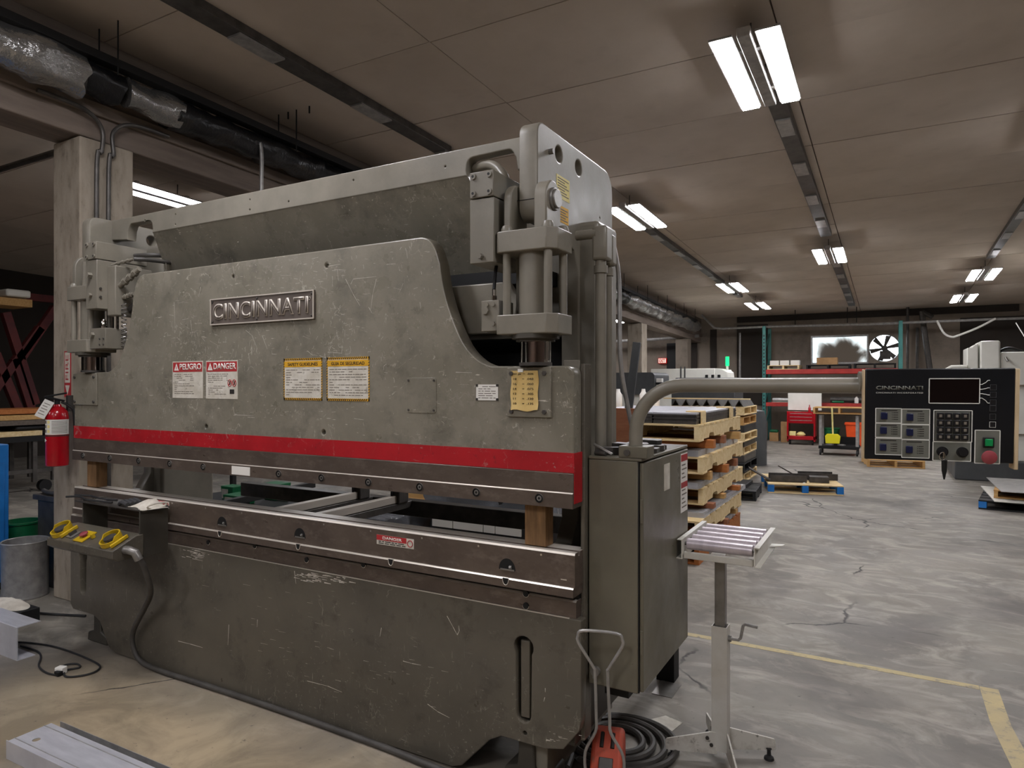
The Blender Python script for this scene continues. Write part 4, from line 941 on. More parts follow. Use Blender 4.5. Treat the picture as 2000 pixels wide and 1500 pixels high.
MB().add([(rx1+.004, 3.30, rz-.075), (rx1+.06, 3.33, rz-.07), (rx1+.065, 3.36, rz-.07), (rx1+.004, 3.37, rz-.075)] + [(rx1+.004, 3.30, rz-.079), (rx1+.06, 3.33, rz-.074), (rx1+.065, 3.36, rz-.074), (rx1+.004, 3.37, rz-.079)], [(0, 1, 2, 3), (7, 6, 5, 4), (0, 4, 5, 1), (1, 5, 6, 2), (2, 6, 7, 3), (3, 7, 4, 0)]).build('bracket_tab', 'white_paint', RS, smooth=False)
px_, py_ = -.645, 3.03
MB().box(px_-.022, px_+.022, py_-.022, py_+.022, .40, rz-.083).build('inner_post', 'steel', RS, bevel=.003)
po = MB()
for a in ((-.033, .033, -.033, -.029), (-.033, .033, .029, .033), (-.033, -.029, -.029, .029), (.029, .033, -.029, .029)): po.box(px_+a[0], px_+a[1], py_+a[2], py_+a[3], .045, .588)
po.build('outer_post', 'white_paint', RS)
MB().tube([(px_+.033, py_, .535), (px_+.075, py_, .535), (px_+.085, py_, .545), (px_+.095, py_, .60), (px_+.105, py_, .608), (px_+.155, py_-.005, .606)], .0065, 10).build('crank', 'galv', RS)
MB().cyl((px_+.032, py_, .535), (px_+.045, py_, .535), .014, 10).build('crank_hub', 'steel', RS)
for ang in (12, 100, 190, 280):
    a = R(ang+12); d = Vector((math.cos(a), math.sin(a), 0)); n_ = Vector((-d.y, d.x, 0)); c0 = Vector((px_, py_, 0))
    L_ = .235
    leg = MB(); 
    prof = [(.02, .125), (.05, .125), (L_, .085), (L_+.006, .075), (L_+.006, .04), (L_-.01, .035), (.03, .03), (.02, .03)]
    for s_ in (1,):
        o_ = n_*.026
        A_ = [c0 + d*r_ + o_ + Vector((0, 0, z)) for r_, z in prof]; B_ = [p - n_*.007 for p in A_]
        k = len(prof); leg.add(A_ + B_, [tuple(range(k)), tuple(range(2*k-1, k-1, -1))] + [(i, k+i, k+(i+1) % k, (i+1) % k) for i in range(k)])
        A2 = [c0 + d*r_ + n_*.026 + Vector((0, 0, z)) for r_, z in ((.02, .122), (.05, .122), (L_, .082))]
    leg.build('leg', 'white_grime', RS, smooth=False)
    ft = MB().lathe([(.022, 0), (.020, .010), (.009, .018), (.008, .042), (.012, .046)], c0 + d*(L_-.025) + n_*.012, 12).build('foot', 'rubber', RS)
    for r_, z in ((.045, .07), (.062, .10)):
        p = c0 + d*r_ + n_*.026; MB().cyl(p + Vector((0, 0, z)), p + n_*.006 + Vector((0, 0, z)), .008, 8).build('leg_bolt', 'dark_steel', RS)
tag(MB().box(-1.10, -.99, 3.48, 3.66, .0, .003).build('steel_offcut', 'steel'), 'flat grey steel offcut on the floor under the cabinet', 'steel offcut').rotation_euler = (0, 0, 0)
fp_ = [onZ(1272, 1405, .001), onZ(1300, 1398, .001), onZ(1333, 1412, .001), onZ(1305, 1435, .001)]
tag(MB().prism([(p.x, p.y) for p in fp_], 'z', .0005, .0025).build('paper_label', 'paper'), 'white paper label lying on the floor beside the roller stand', 'paper')
sp_ = [onZ(1335, 1430), onZ(1340, 1396), onZ(1390, 1440)]

# ================================================================ FOOT PEDAL AND COILED CABLE
FPp = thing('foot_pedal', 'worn red foot pedal with tall bent wire handle on the floor', 'foot pedal', (-1.0, 2.575, 0), R(15), local=True)
MB().prism([(-.13, .012), (.14, .012), (.14, .15), (.11, .205), (.05, .21), (-.02, .165), (-.09, .09), (-.13, .07)], 'x', -.064, .064).build('guard', 'pedal_red', FPp, bevel=.018, seg=3)
MB().box(-.075, .075, -.14, .14, 0, .012).build('base_plate', 'dark_steel', FPp, bevel=.003)
MB().prism([(-.10, .092), (-.045, .152), (-.04, .145), (-.097, .082)], 'x', -.028, .028).build('treadle', 'dark_steel', FPp, bevel=.003)
for x in (-.022, .022): MB().tube([(x, -.012, .172), (x, .04, .207)], .008, 8).build('guard_slot', 'ink', FPp)
for x in (-.042, .042): MB().cyl((x, -.115, .052), (x, -.134, .048), .009, 8).build('guard_screw', 'dark_steel', FPp)
hp = [(-.072, -.10, .03), (-.074, -.10, .10), (-.074, -.11, .20), (-.030, -.14, .30), (-.026, -.15, .36), (-.024, -.20, .55), (-.030, -.21, .58), (-.080, -.24, .675), (-.082, -.245, .705), (-.062, -.25, .728)]
MB().tube(bez(hp + [(-x, y, z) for x, y, z in reversed(hp)], 4), .006, 10).build('handle', 'galv', FPp)
q = MB(); coil = []
cc = Vector((-1.08, 2.93, 0))
for t in range(0, 361*4, 10):
    k = t/360; r_ = .27 - .045*k + .01*math.sin(k*7)
    coil.append((cc.x + r_*math.cos(R(t-120)) , cc.y + r_*.95*math.sin(R(t-120)), .0165 + .006*math.sin(t*.013)**2))
coil = [(-1.19, 2.60, .0165)] + coil
o = q.tube(coil, .0155, 8).build('coiled_cable', 'hose'); tag(o, 'thick dark cable coiled on the floor around the foot pedal', 'cable')

# ---- hose from palm station along the foot of the press
hs = [(-3.46, 2.13, .73), (-3.455, 2.16, .66), (-3.50, 2.22, .52), (-3.68, 2.30, .38), (-3.84, 2.335, .22), (-3.87, 2.345, .12), (-3.80, 2.35, .035), (-3.58, 2.352, .016), (-3.2, 2.36, .016), (-2.6, 2.362, .016), (-2.0, 2.35, .016), (-1.6, 2.33, .016), (-1.35, 2.36, .016), (-1.22, 2.52, .016)]
tag(MB().tube(bez(hs, 8), .0145, 12).build('hose', 'hose'), 'long grey hose hanging from the palm station and running along the press foot', 'hose')

# ================================================================ PALM BUTTON STATION
PS = thing('palm_station', 'two-hand palm button station bolted at the left front of the bed', 'control station', (-3.95, 2.13, .72))
sx0, sx1 = -4.17, -3.53
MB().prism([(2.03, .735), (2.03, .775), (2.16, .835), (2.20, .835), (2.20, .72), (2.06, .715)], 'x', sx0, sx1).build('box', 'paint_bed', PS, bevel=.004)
MB().prism([(2.18, .70), (2.18, .97), (2.345, .97), (2.345, .72)], 'x', sx1-.012, sx1-.004).build('bracket', 'paint_dark', PS, bevel=.002)
MB().prism([(2.20, .70), (2.20, .97), (2.345, .97), (2.345, .72)], 'x', sx0+.04, sx0+.048).build('bracket', 'paint_dark', PS, bevel=.002)
MB().box(sx0-.02, sx1+.01, 2.19, 2.345, .955, .965).build('tray', 'dark_steel', PS, bevel=.002)
for x in (-4.11, -3.625):       # palm buttons with yellow ring guards
    g = sub('palm_button', PS)
    tlt = Matrix.Translation((x, 2.085, .803)) @ Matrix.Rotation(R(25), 4, 'X')
    rg = MB(); n = 20; ro, ri = .052, .046
    vs = []
    for r_, z0_, z1_ in ((ro, 0, .06), (ri, 0, .06)):
        for zz in (0, 1):
            for j in range(n):
                a = 2*math.pi*j/n; hh = (.044 if math.sin(a) > -.2 else .026)
                vs.append(tlt @ Vector((r_*1.05*math.cos(a), r_*1.1*math.sin(a), hh*zz)))
    fs = []
    for j in range(n):
        k = (j+1) % n; fs += [(j, k, n+k, n+j), (2*n+k, 2*n+j, 3*n+j, 3*n+k), (n+j, n+k, 3*n+k, 3*n+j)]
    rg.add(vs, fs).build('ring_guard', 'palm_yellow', g)
    MB().lathe([(.022, 0), (.022, .018), (.034, .024), (.032, .034), (.012, .04), (.001, .041)], (0, 0, 0), 18, 0, tlt).build('button', 'dark_steel', g)
    MB().box(.058, .070, -.045, .055, .002, .02, 0, tlt).build('guard_tab', 'palm_yellow', g, bevel=.002)
tl2 = Matrix.Translation((-3.885, 2.085, .803)) @ Matrix.Rotation(R(25), 4, 'X')
es2 = sub('stop_button', PS); MB().box(-.045, .045, -.045, .045, 0, .004, 0, tl2).build('legend_plate', 'palm_yellow', es2)
MB().lathe([(.012, .004), (.012, .014), (.022, .016), (.023, .022), (.014, .028), (.001, .029)], (0, 0, 0), 18, 0, tl2).build('mushroom', 'estop', es2)
es3 = sub('selector_switch', PS); tl3 = Matrix.Translation((-4.0, 2.085, .803)) @ Matrix.Rotation(R(25), 4, 'X'); MB().box(-.03, .03, -.03, .03, 0, .003, 0, tl3).build('legend_plate', 'steel', es3); MB().box(-.006, .006, -.02, .02, .003, .02, 0, tl3).build('lever', 'dark_steel', es3)
MB().cyl(tl2 @ Vector((.075, .005, 0)), tl2 @ Vector((.075, .005, .025)), .012, 10).build('key_switch', 'palm_yellow', PS)
MB().tube([(-3.53, 2.10, .77), (-3.495, 2.10, .772), (-3.47, 2.115, .76), (-3.46, 2.13, .72)], .022, 12).build('conduit_elbow', 'steel', PS)
# things on the tray
gl = MB(); n1, n2 = 9, 7; vs = []
for side in (0, 1):
    for j in range(n2+1):
        for i in range(n1+1):
            a, b2 = i/n1, j/n2
            hgt = .045*math.sin(math.pi*min(1, a*1.05))*math.sin(math.pi*b2)*(1+.5*mnoise.noise(Vector((a*5, b2*5, 2)))) + .012*mnoise.noise(Vector((a*9, b2*9, 4)))
            vs.append((-3.69 + .19*a + .03*b2, 2.195 + .13*b2 + .02*math.sin(a*5), .9665 + (max(hgt, .002) if side else 0)))
nn = (n1+1)*(n2+1)
fs = [(j*(n1+1)+i, j*(n1+1)+i+1, (j+1)*(n1+1)+i+1, (j+1)*(n1+1)+i) for j in range(n2) for i in range(n1)]
G = thing('work_glove', 'crumpled white work glove with dark cuff on the palm station tray', 'glove', (-3.6, 2.2, .9665))
gl.add(vs, [f[::-1] for f in fs] + [tuple(q+nn for q in f) for f in fs]).build('palm', 'glove', G)
for k in range(4):
    MB().tube(bez([(-3.68+.0, 2.20+.026*k, .98), (-3.73-.01*k, 2.20+.03*k, .99), (-3.77, 2.21+.022*k, .976)], 5), .012, 8).build('finger', 'glove_dark', G)
MB().tube([( -3.49+.03*math.sin(R(a))*.5, 2.25+.055*math.cos(R(a)), .985+.016*math.sin(R(a))) for a in range(0, 360, 24)], .005, 6, closed=True).build('cuff', 'glove', G)
tag(MB().prism([(-3.95, 2.12), (-3.66, 2.10), (-3.56, 2.14), (-3.58, 2.20), (-3.93, 2.20)], 'z', .9415, .947).build('black_sheet', 'rubber', bevel=.001), 'black rubber sheet sagging at the tray front below the glove', 'rubber sheet') if False else None
for k, (pts, lab) in enumerate([([(-4.30, 2.20, .974), (-4.2, 2.22, .98), (-4.08, 2.20, .974), (-3.95, 2.19, .98), (-3.86, 2.22, .974)], 'black cable lying along the palm station tray'), ([(-4.32, 2.26, .974), (-4.2, 2.29, .974), (-4.05, 2.26, .974), (-3.9, 2.27, .976)], 'second black cable at the back of the palm station tray')]):
    tag(MB().tube(bez(pts, 6), .006, 8).build('cable', 'rubber'), lab, 'cable')
tag(MB().box(-4.06, -3.96, 2.23, 2.245, .966, .975).build('steel_rule', 'steel'), 'short bright metal scale lying on the palm station tray', 'rule')
# ================================================================ LEFT: COLUMN FITTINGS, DRUM, CABINETS
FE = thing('fire_extinguisher', 'red fire extinguisher with white tag hanging on the column', 'fire extinguisher', (-5.35, 2.675, 1.03))
ez = 1.045; eo = (-5.35, 2.675, 0)
MB().lathe([(.055, ez), (.072, ez+.006), (.074, ez+.03), (.074, ez+.36), (.068, ez+.40), (.045, ez+.43), (.028, ez+.44), (.024, ez+.455)], eo, 28).build('cylinder', 'red_enamel', FE)
q = MB(); n = 14
for r_ in (.0745, .0752):
    pass
vs = []; 
for zz in (ez+.235, ez+.345):
    for j in range(n+1):
        a = R(-105 + 150*j/n); vs.append((eo[0]+.0752*math.cos(a), eo[1]+.0752*math.sin(a), zz))
for zz in (ez+.235, ez+.345):
    for j in range(n+1):
        a = R(-105 + 150*j/n); vs.append((eo[0]+.0735*math.cos(a), eo[1]+.0735*math.sin(a), zz))
k = n+1
fs = [(j, j+1, k+j+1, k+j) for j in range(n)] + [(2*k+j+1, 2*k+j, 3*k+j, 3*k+j+1) for j in range(n)]
lb = q.add(vs, fs).build('label', 'paper_clean', FE)
q = MB()
for j, (a, b2) in enumerate(((-103, -86), (-80, -64))):
    for z in range(3):
        vv_ = [(eo[0]+.0757*math.cos(R(t)), eo[1]+.0757*math.sin(R(t)), ez+.25+.033*z+dz) for dz in (0, .022) for t in (a, (a+b2)/2, b2)]
        q.add(vv_, [(0, 1, 4, 3), (1, 2, 5, 4)], j)
o = q.build('label_print', ['ink_faint', 'sticker_yellow'], FE); o['kind'] = 'stuff'
q = MB()
for z in range(9):
    vv_ = [(eo[0]+.0757*math.cos(R(t)), eo[1]+.0757*math.sin(R(t)), ez+.247+.0105*z+dz) for dz in (0, .004) for t in range(-54, 28, 10)]
    kk = 9; q.add(vv_, [(i, i+1, kk+i+1, kk+i) for i in range(kk-1)])
o = q.build('label_print', 'ink_faint', FE); o['kind'] = 'stuff'
MB().lathe([(.0757, ez+.222), (.0757, ez+.232)], eo, 28).build('band', 'dark_red', FE)
MB().prism([(-.012, .0), (.014, .012), (-.012, .025)], 'y', -.0015, .0).build('arrow_mark', 'paper_clean', FE).data.transform(Matrix.Translation(-OFF[FE.name]) @ Matrix.Translation((eo[0]+.0745*math.cos(R(-95)), eo[1]+.0745*math.sin(R(-95)), ez+.18)) @ Matrix.Rotation(R(-5), 4, 'Z') @ Matrix.Translation(OFF[FE.name]))
MB().cyl((-5.35, 2.675, ez+.45), (-5.35, 2.675, ez+.49), .018, 12).build('valve', 'black', FE)
MB().cbox((-5.34, 2.655, ez+.495), (.02, .13, .014), rot=Matrix.Rotation(R(-14), 3, 'X')).build('carry_handle', 'black', FE, bevel=.003); MB().cbox((-5.34, 2.66, ez+.525), (.02, .15, .012), rot=Matrix.Rotation(R(10), 3, 'X')).build('squeeze_lever', 'black', FE, bevel=.003)
MB().tube(bez([(-5.34, 2.70, ez+.47), (-5.29, 2.73, ez+.44), (-5.272, 2.75, ez+.38), (-5.275, 2.76, ez+.10)], 6), .009, 8).build('discharge_hose', 'black', FE)
MB().box(-5.36, -5.33, 2.74, 2.789, ez+.40, ez+.52).build('wall_bracket', 'dark_steel', FE)
tgM = Matrix.Translation((-5.335, 2.585, ez+.43)) @ Matrix.Rotation(R(62), 4, 'Z') @ Matrix.Rotation(R(28), 4, 'Y')
tg = MB().box(-.032, .032, -.001, .001, -.075, .06, 0, tgM).build('tag', 'paper_clean', FE)
q = MB()
for k in range(5): q.box(-.022, .018-.008*(k % 2), -.0018, -.0009, -.05+k*.02, -.045+k*.02, 0, tgM)
o = q.build('tag_print', 'ink_faint', FE); o['kind'] = 'stuff'
fs_ = thing('arrow_sign', 'narrow red and white extinguisher arrow sign on the column', 'sign', (-5.42, 2.79, 1.55))
MB().box(-5.475, -5.385, 2.7865, 2.7897, 1.55, 1.90).build('sheet', 'sign_red', fs_); MB().box(-5.465, -5.395, 2.7855, 2.7868, 1.66, 1.89).build('field', 'paper', fs_)
MB().prism([(-5.43, 1.565), (-5.40, 1.64), (-5.46, 1.64)], 'y', 2.7855, 2.7868).build('arrow', 'paper', fs_)
text('lettering', 'FIRE', 'sign_red', fs_, Matrix.Translation((-5.415, 2.7855, 1.68)) @ Matrix.Rotation(R(90), 4, 'X') @ Matrix.Rotation(R(90), 4, 'Z'), width=.19, height=.04, ext=.0006)
# conduits on the column
for k, (y, lb) in enumerate(((2.90, 'left of the two dark conduits running up the column'), (2.99, 'right of the two dark conduits running up the column'))):
    p = bez([(-5.245, y, .3), (-5.245, y, 2.0), (-5.245, y, 3.30), (-5.235, y+.03, 3.42), (-5.235, y+.03, 3.6), (-5.225, y+.03 - .14*(1-2*k), 3.70), (-5.225, y+.03-.45*(1-2*k), 3.72-.01*k)], 6)
    tag(MB().tube(p, .016, 10).build('conduit', 'dark_steel'), lb, 'conduit')
# drum, bucket, blue cabinet, dark bench
DR = thing('metal_drum', 'dented galvanised metal drum standing left of the column', 'drum', (-5.86, 2.70, 0))
MB().lathe([(.152, 0), (.156, .012), (.152, .024), (.156, .42), (.162, .43), (.156, .437), (.150, .432), (.147, .03), (.0, .03)], (-5.86, 2.70, 0), 32).build('shell', 'galv', DR)
GB = thing('green_bucket', 'green plastic bucket behind the metal drum', 'bucket', (-6.36, 2.905, 0))
MB().lathe([(.11, 0), (.138, .48), (.15, .485), (.15, .50), (.134, .50), (.106, .02), (.0, .02)], (-6.36, 2.905, 0), 28).build('shell', 'green', GB)
BC = thing('blue_cabinet', 'bright blue steel cabinet cut by the left edge', 'cabinet', (-6.6, 2.35, 0))
MB().box(-7.0, -6.19, 1.95, 2.735, .06, 1.165).build('body', 'blue_paint', BC, bevel=.008)
MB().box(-6.19, -6.182, 1.98, 2.70, .12, 1.02).build('side_panel', 'blue_paint', BC, bevel=.004)
MB().box(-6.98, -6.21, 1.97, 2.715, 0, .06).build('plinth', 'black', BC)
MB().tube(bez([(-6.25, 2.62, 1.165), (-6.25, 2.66, 1.22), (-6.26, 2.63, 1.35), (-6.27, 2.61, 1.50)], 6), .012, 8).build('handle', 'black', BC)
DB = thing('dark_bench', 'dark steel bench cabinet left of the column under cables', 'bench', (-5.92, 3.13, 0))
MB().box(-6.12, -5.72, 2.91, 3.35, .0, .70).build('body', 'dark_steel', DB, bevel=.006); MB().box(-6.15, -5.69, 2.885, 3.38, .70, .745).build('top', 'dark_steel', DB, bevel=.006)
tag(MB().tube(bez([(-6.13, 2.96, .765), (-6.02, 2.93, .765), (-5.9, 2.925, .765), (-5.80, 2.95, .765), (-5.74, 3.0, .775)], 6), .018, 10).build('hose', 'hose'), 'grey hose lying on the dark bench', 'hose')
TG = thing('welding_torch', 'black hand torch with white tip lying on the dark bench', 'tool', (-5.9, 3.12, .746))
MB().tube(bez([(-5.76, 3.10, .765), (-5.90, 3.12, .77), (-5.97, 3.14, .80), (-5.99, 3.15, .85)], 6), .014, 8).build('body', 'black', TG); MB().tube([(-5.99, 3.15, .85), (-6.0, 3.15, .88), (-5.98, 3.14, .905)], .022, 8).build('tip', 'paper_clean', TG)
# cables, rag, sheet-metal channels in the left foreground
tag(MB().tube(bez([(-6.12, 2.53, .0105), (-5.9, 2.505, .0105), (-5.6, 2.495, .0105), (-5.3, 2.53, .0105), (-4.95, 2.66, .0105)], 8), .009, 8).build('cable', 'rubber'), 'black cable crossing the floor from the drum to the press', 'cable')
CL = thing('extension_cable', 'thin black cable looped on the floor with a white plug end', 'cable', (-4.3, 2.17, 0))
MB().tube(bez([(p.x, p.y, .0075) for p in [onZ(*q_) for q_ in ((20, 1256), (60, 1258), (105, 1265), (150, 1280), (192, 1300), (190, 1312), (165, 1321), (130, 1324), (128, 1312), (155, 1306), (150, 1299), (128, 1301), (112, 1310))]], 8), .0055, 8).build('cord', 'rubber', CL)
MB().tube(bez([(p.x, p.y, .0075) for p in [onZ(*q_) for q_ in ((40, 1264), (72, 1274), (80, 1285), (76, 1303), (90, 1316), (112, 1321), (118, 1318))]], 8), .0055, 8).build('cord', 'rubber', CL)
p = onZ(119, 1316); MB().cbox((p.x, p.y, .021), (.05, .04, .04), rot=Matrix.Rotation(R(20), 3, 'Z')).build('plug', 'paper_clean', CL, bevel=.005); MB().cbox((p.x+.015, p.y-.02, .014), (.04, .03, .026)).build('socket', 'black', CL, bevel=.004)
# box-folded channel at the left edge
cz = .20
tag(MB().prism([(2.04, .0), (2.04, .197), (2.045, .2), (2.17, .2), (2.17, .197), (2.046, .195), (2.044, .004), (2.14, .004), (2.14, 0)], 'x', -5.9, -4.525).build('metal_channel', 'sheet_steel', smooth=False), 'folded grey sheet-metal channel lying at the left edge', 'metal channel')
# rag in a dark tray behind it
RG = thing('rag', 'crumpled white rag lying on a low dark box at the left edge', 'rag', (-5.35, 2.42, .1))
vs = []; n1 = 10
for side in (0, 1):
    for j in range(n1+1):
        for i in range(n1+1):
            a, b2 = i/n1*2-1, j/n1*2-1; rr_ = min(1, math.hypot(a, b2)); k2 = 1/max(1, math.hypot(a, b2))
            vs.append((-5.37 + .21*a*k2, 2.375 + .085*b2*k2, .1015 + (max(.002, (.035*(1-rr_**3) + .015*mnoise.noise(Vector((a*3, b2*3, 1))))) if side else 0)))
nn = (n1+1)**2; fs = [(j*(n1+1)+i, j*(n1+1)+i+1, (j+1)*(n1+1)+i+1, (j+1)*(n1+1)+i) for j in range(n1) for i in range(n1)]
MB().add(vs, [f[::-1] for f in fs] + [tuple(q_+nn for q_ in f) for f in fs]).build('cloth', 'glove', RG)
tag(MB().box(-5.62, -5.14, 2.28, 2.46, 0, .10).build('low_box', 'black', bevel=.005), 'low black box under the white rag', 'box')
# foreground: galvanised panel with folded edges and a hole
PNL = thing('sheet_metal_panel', 'pale folded sheet-metal panel with a round hole in the bottom left corner', 'sheet metal', (-3.2, 1.55, 0))
pz = .075
a_ = onZ(100, 1412, pz); e_ = onZ(305, 1500, pz); b2_ = onZ(14, 1448, pz); d_ = onZ(130, 1500, pz)
dirx = Vector((1, (e_.y-a_.y)/(e_.x-a_.x), 0)).normalized(); diry = Vector((-dirx.y, dirx.x, 0))
M_ = Matrix(((dirx.x, diry.x, 0, a_.x), (dirx.y, diry.y, 0, a_.y), (0, 0, 1, 0), (0, 0, 0, 1)))
wd_ = abs((b2_ - a_).dot(diry))
o = plate('top_sheet', 'sheet_steel', [(0, 0), (2.2, 0), (2.2, -wd_), (0, -wd_)], [circ(.10, -wd_*.62, .016, 14)], 'z', pz, .003, None, .0006)
o.data.transform(Matrix.Translation(-OFF[PNL.name]) @ M_); o.parent = PNL; OFF[o.name] = OFF[PNL.name]
MB().box(0, 2.2, .0, .003, .005, pz-.003, 0, M_).build('rear_flange', 'sheet_steel', PNL); MB().box(.02, 2.2, .028, .031, .0, pz, 0, M_).box(.02, 2.2, .003, .028, .0, .003, 0, M_).build('return_flange', 'galv', PNL)
MB().box(0, 2.2, -wd_-.003, -wd_, .0, pz+.006, 0, M_).build('front_flange', 'sheet_steel', PNL)
MB().box(.0, 2.2, -.030, -.027, pz, pz+.0025, 0, M_).build('fold_ridge', 'galv', PNL); MB().box(.0, 2.2, -wd_+.028, -wd_+.031, pz, pz+.0025, 0, M_).build('fold_ridge', 'galv', PNL)

# ================================================================ OVERHEAD: WRAPPED DUCT, RODS, PIPES
DU = thing('wrapped_duct', 'crumpled foil and black wrapped duct hung beside the roof beam', 'duct', (-5.1, 3.0, zc(3)-.42))
def ductseg(y0, y1, r_, mat, seed, nm='foil_wrap', dx=0, dz=0):
    P = []; rs2 = []; y = y0
    while y <= y1 + 1e-6:
        P.append((-5.08 + dx + .03*mnoise.noise(Vector((y*1.3, seed, 0))), y, zc(y) - .43 + dz + .03*mnoise.noise(Vector((y*1.7, seed, 5))))); rs2.append(r_*(1 + .28*mnoise.noise(Vector((y*3.1, seed, 9))))); y += .09
    q = MB().tube(P, r_, 20, rs=rs2)
    q.v = [tuple(Vector(v_) + Vector((mnoise.noise(Vector(v_)*8+Vector((seed, 0, 0))), mnoise.noise(Vector(v_)*8+Vector((0, seed, 3))), mnoise.noise(Vector(v_)*8+Vector((7, 0, seed)))))*.05) for v_ in q.v]
    q.build(nm, mat, DU, ang=60)
ductseg(-2, 2.75, .15, 'foil', 1); ductseg(2.7, 3.05, .13, 'black_wrap', 2, 'black_wrap'); ductseg(3.0, 3.45, .12, 'foil', 3)
ductseg(3.4, 9.5, .12, 'black_wrap', 4, 'black_wrap'); ductseg(9.4, 13.6, .13, 'foil', 5); ductseg(13.5, 14.2, .13, 'black_wrap', 6, 'black_wrap'); ductseg(14.1, 20.4, .16, 'foil', 7)
MB().prism([(-2, zc(-2)-.27), (20, zc(20)-.27), (20, zc(20)-.33), (-2, zc(-2)-.33)], 'x', -5.02, -4.92).build('cable_tray', 'black', DU, bevel=.004)
k = 0
for y in (2.86, 4.55, 10.2, 11.0, 12.4, 13.6, 15.2, 16.8, 18.4, 19.6):
    for x in (-5.14, -4.90):
        MB().cyl((x, y, zc(y)-.40), (x, y, zc(y)-.003), .006, 6).build('hanger_rod', 'black', DU)
tag(MB().tube(bez([(-5.05, 4.0, 3.86), (-5.0, 4.15, 3.85), (-4.97, 4.2, 3.78), (-4.97, 4.2, 3.3), (-4.97, 4.2, 2.4)], 6), .018, 10).build('conduit', 'galv'), 'bright bent conduit dropping from the duct behind the press', 'conduit')
tag(MB().cyl((-11.0, 3.9, 4.16), (-5.67, 3.9, 4.14), .035, 10).build('pipe', 'dark_steel'), 'dark pipe crossing the left bay behind the column', 'pipe')
for x, y, lb in ((-5.06+.05, 4.55, 'left of two short rods stuck in the ceiling boards'), (-4.73, 4.55, 'right of two short rods stuck in the ceiling boards')):
    tag(MB().cyl((x+.0, y, zc(y)-.07), (x, y, zc(y)-.004), .008, 6).build('threaded_rod', 'black'), lb, 'rod')
# long pipe along the far wall
PP = [onY(*q_, 20.9) for q_ in ((1370, 615), (1395, 640), (1410, 642), (1500, 638), (1700, 633), (1900, 625), (2010, 621))]
tag(MB().tube(PP, .035, 10).build('pipe', 'galv'), 'long pale pipe running across the shop below the far ceiling', 'pipe')
PP = [onY(*q_, 16.0) for q_ in ((1205, 659), (1280, 656), (1365, 656))]
tag(MB().tube([onY(*q_, 21.2) for q_ in ((1160, 668), (1276, 663), (1365, 656))], .05, 10).build('pipe', 'galv'), 'pale horizontal pipe behind the exit sign column', 'pipe')
tag(MB().tube(bez([onY(*q_, 20.84) for q_ in ((1830, 626), (1843, 650), (1858, 658), (1872, 655), (1910, 640), (1945, 622))], 6), .028, 8).build('hose', 'paper_clean'), 'white hose hanging in a loop from the long pipe', 'hose')
tag(MB().tube([onY(*q_, 19.5) for q_ in ((1984, 630), (2010, 672))], .012, 6).build('cable', 'paper_clean'), 'thin pale cable hanging at the right edge', 'cable')
for k, (a, b2, lb) in enumerate((((1445, 650), (1445, 738), 'pale vertical pipe behind the green beacon'), ((1773, 592), (1772, 735), 'dark vertical pipe left of the leaning post on the far wall'), ((1792, 640), (1790, 735), 'thin black pipe on the far wall right of the fan'))):
    tag(MB().cyl(onY(*a, 21.6), Vector((onY(*b2, 21.6).x, 21.6, 0)), .035, 8).build('pipe', 'galv' if k == 0 else 'dark_steel'), lb, 'pipe')
tag(MB().tube([onY(1800, 608, 21.4), onY(1806, 650, 21.4), onY(1818, 735, 21.4), Vector((1.35, 21.4, 0))], .07, 8).build('post', 'dark_steel'), 'dark leaning post against the far wall right of the fan', 'post')
tag(MB().cyl(onY(1801, 609, 21.4), onY(1822, 620, 21.4), .06, 8).build('pipe', 'dark_steel'), 'short dark stub pipe high on the far wall', 'pipe')
for pxa, lb in ((1553, 'rod drop at the left end of the far ceiling'), (1673, 'rod drop above the dirty window'), (1655, 'pair rod drop beside the one above the window')):
    y = 20.95; x = onY(pxa, 620, y).x
    tag(MB().cyl((x, y, zc(y)-.004), (x, y, 3.36), .012, 6).build('hanger_rod', 'black'), lb, 'rod')
# exhaust fan in the far wall
FN = thing('exhaust_fan', 'round wall fan with dark blades against bright daylight', 'fan', (fxc, Y1, fzc))
MB().tube([(fxc+(frr-.004)*math.cos(R(a)), Y1+.06, fzc+(frr-.004)*math.sin(R(a))) for a in range(0, 360, 12)], .02, 8, closed=True).build('ring', 'galv', FN)
MB().cyl((fxc, Y1+.24, fzc), (fxc, Y1+.26, fzc), frr+.02, 32).build('daylight_screen', 'daylight', FN)
for k in range(6):
    a = R(18 + 60*k); d = Vector((math.cos(a), 0, math.sin(a))); n_ = Vector((-d.z, 0, d.x))
    A_ = [Vector((fxc, Y1+.10, fzc)) + d*r_ + n_*w_ + Vector((0, yy, 0)) for r_, w_, yy in ((.06, -.03, 0), (.37, -.10, -.04), (.37, .04, .03), (.06, .03, 0))]
    MB().add(A_ + [p + Vector((0, .008, 0)) for p in A_], [(0, 1, 2, 3), (7, 6, 5, 4), (0, 4, 5, 1), (1, 5, 6, 2), (2, 6, 7, 3), (3, 7, 4, 0)]).build('blade', 'dark_steel', FN, smooth=False)
MB().cyl((fxc, Y1+.06, fzc), (fxc, Y1+.18, fzc), .085, 18).build('hub', 'dark_steel', FN)
MB().cbox((fxc+.02, Y1+.03, fzc-.2), (.28, .05, .24)).build('motor', 'dark_steel', FN, bevel=.02)
EX = thing('exit_sign', 'red lettered EXIT sign on the far wall beside the black doorway', 'sign', (-6.55, 21.9, 2.3))
a_, b2_ = onY(1285.5, 710, 21.9), onY(1302, 699, 21.9)
MB().box(a_.x, b2_.x, 21.88, 21.96, a_.z, b2_.z).build('case', 'exit_red', EX, bevel=.01); MB().box(a_.x+.02, b2_.x-.02, 21.874, 21.881, a_.z+.02, b2_.z-.02).build('face', 'exit_white', EX)
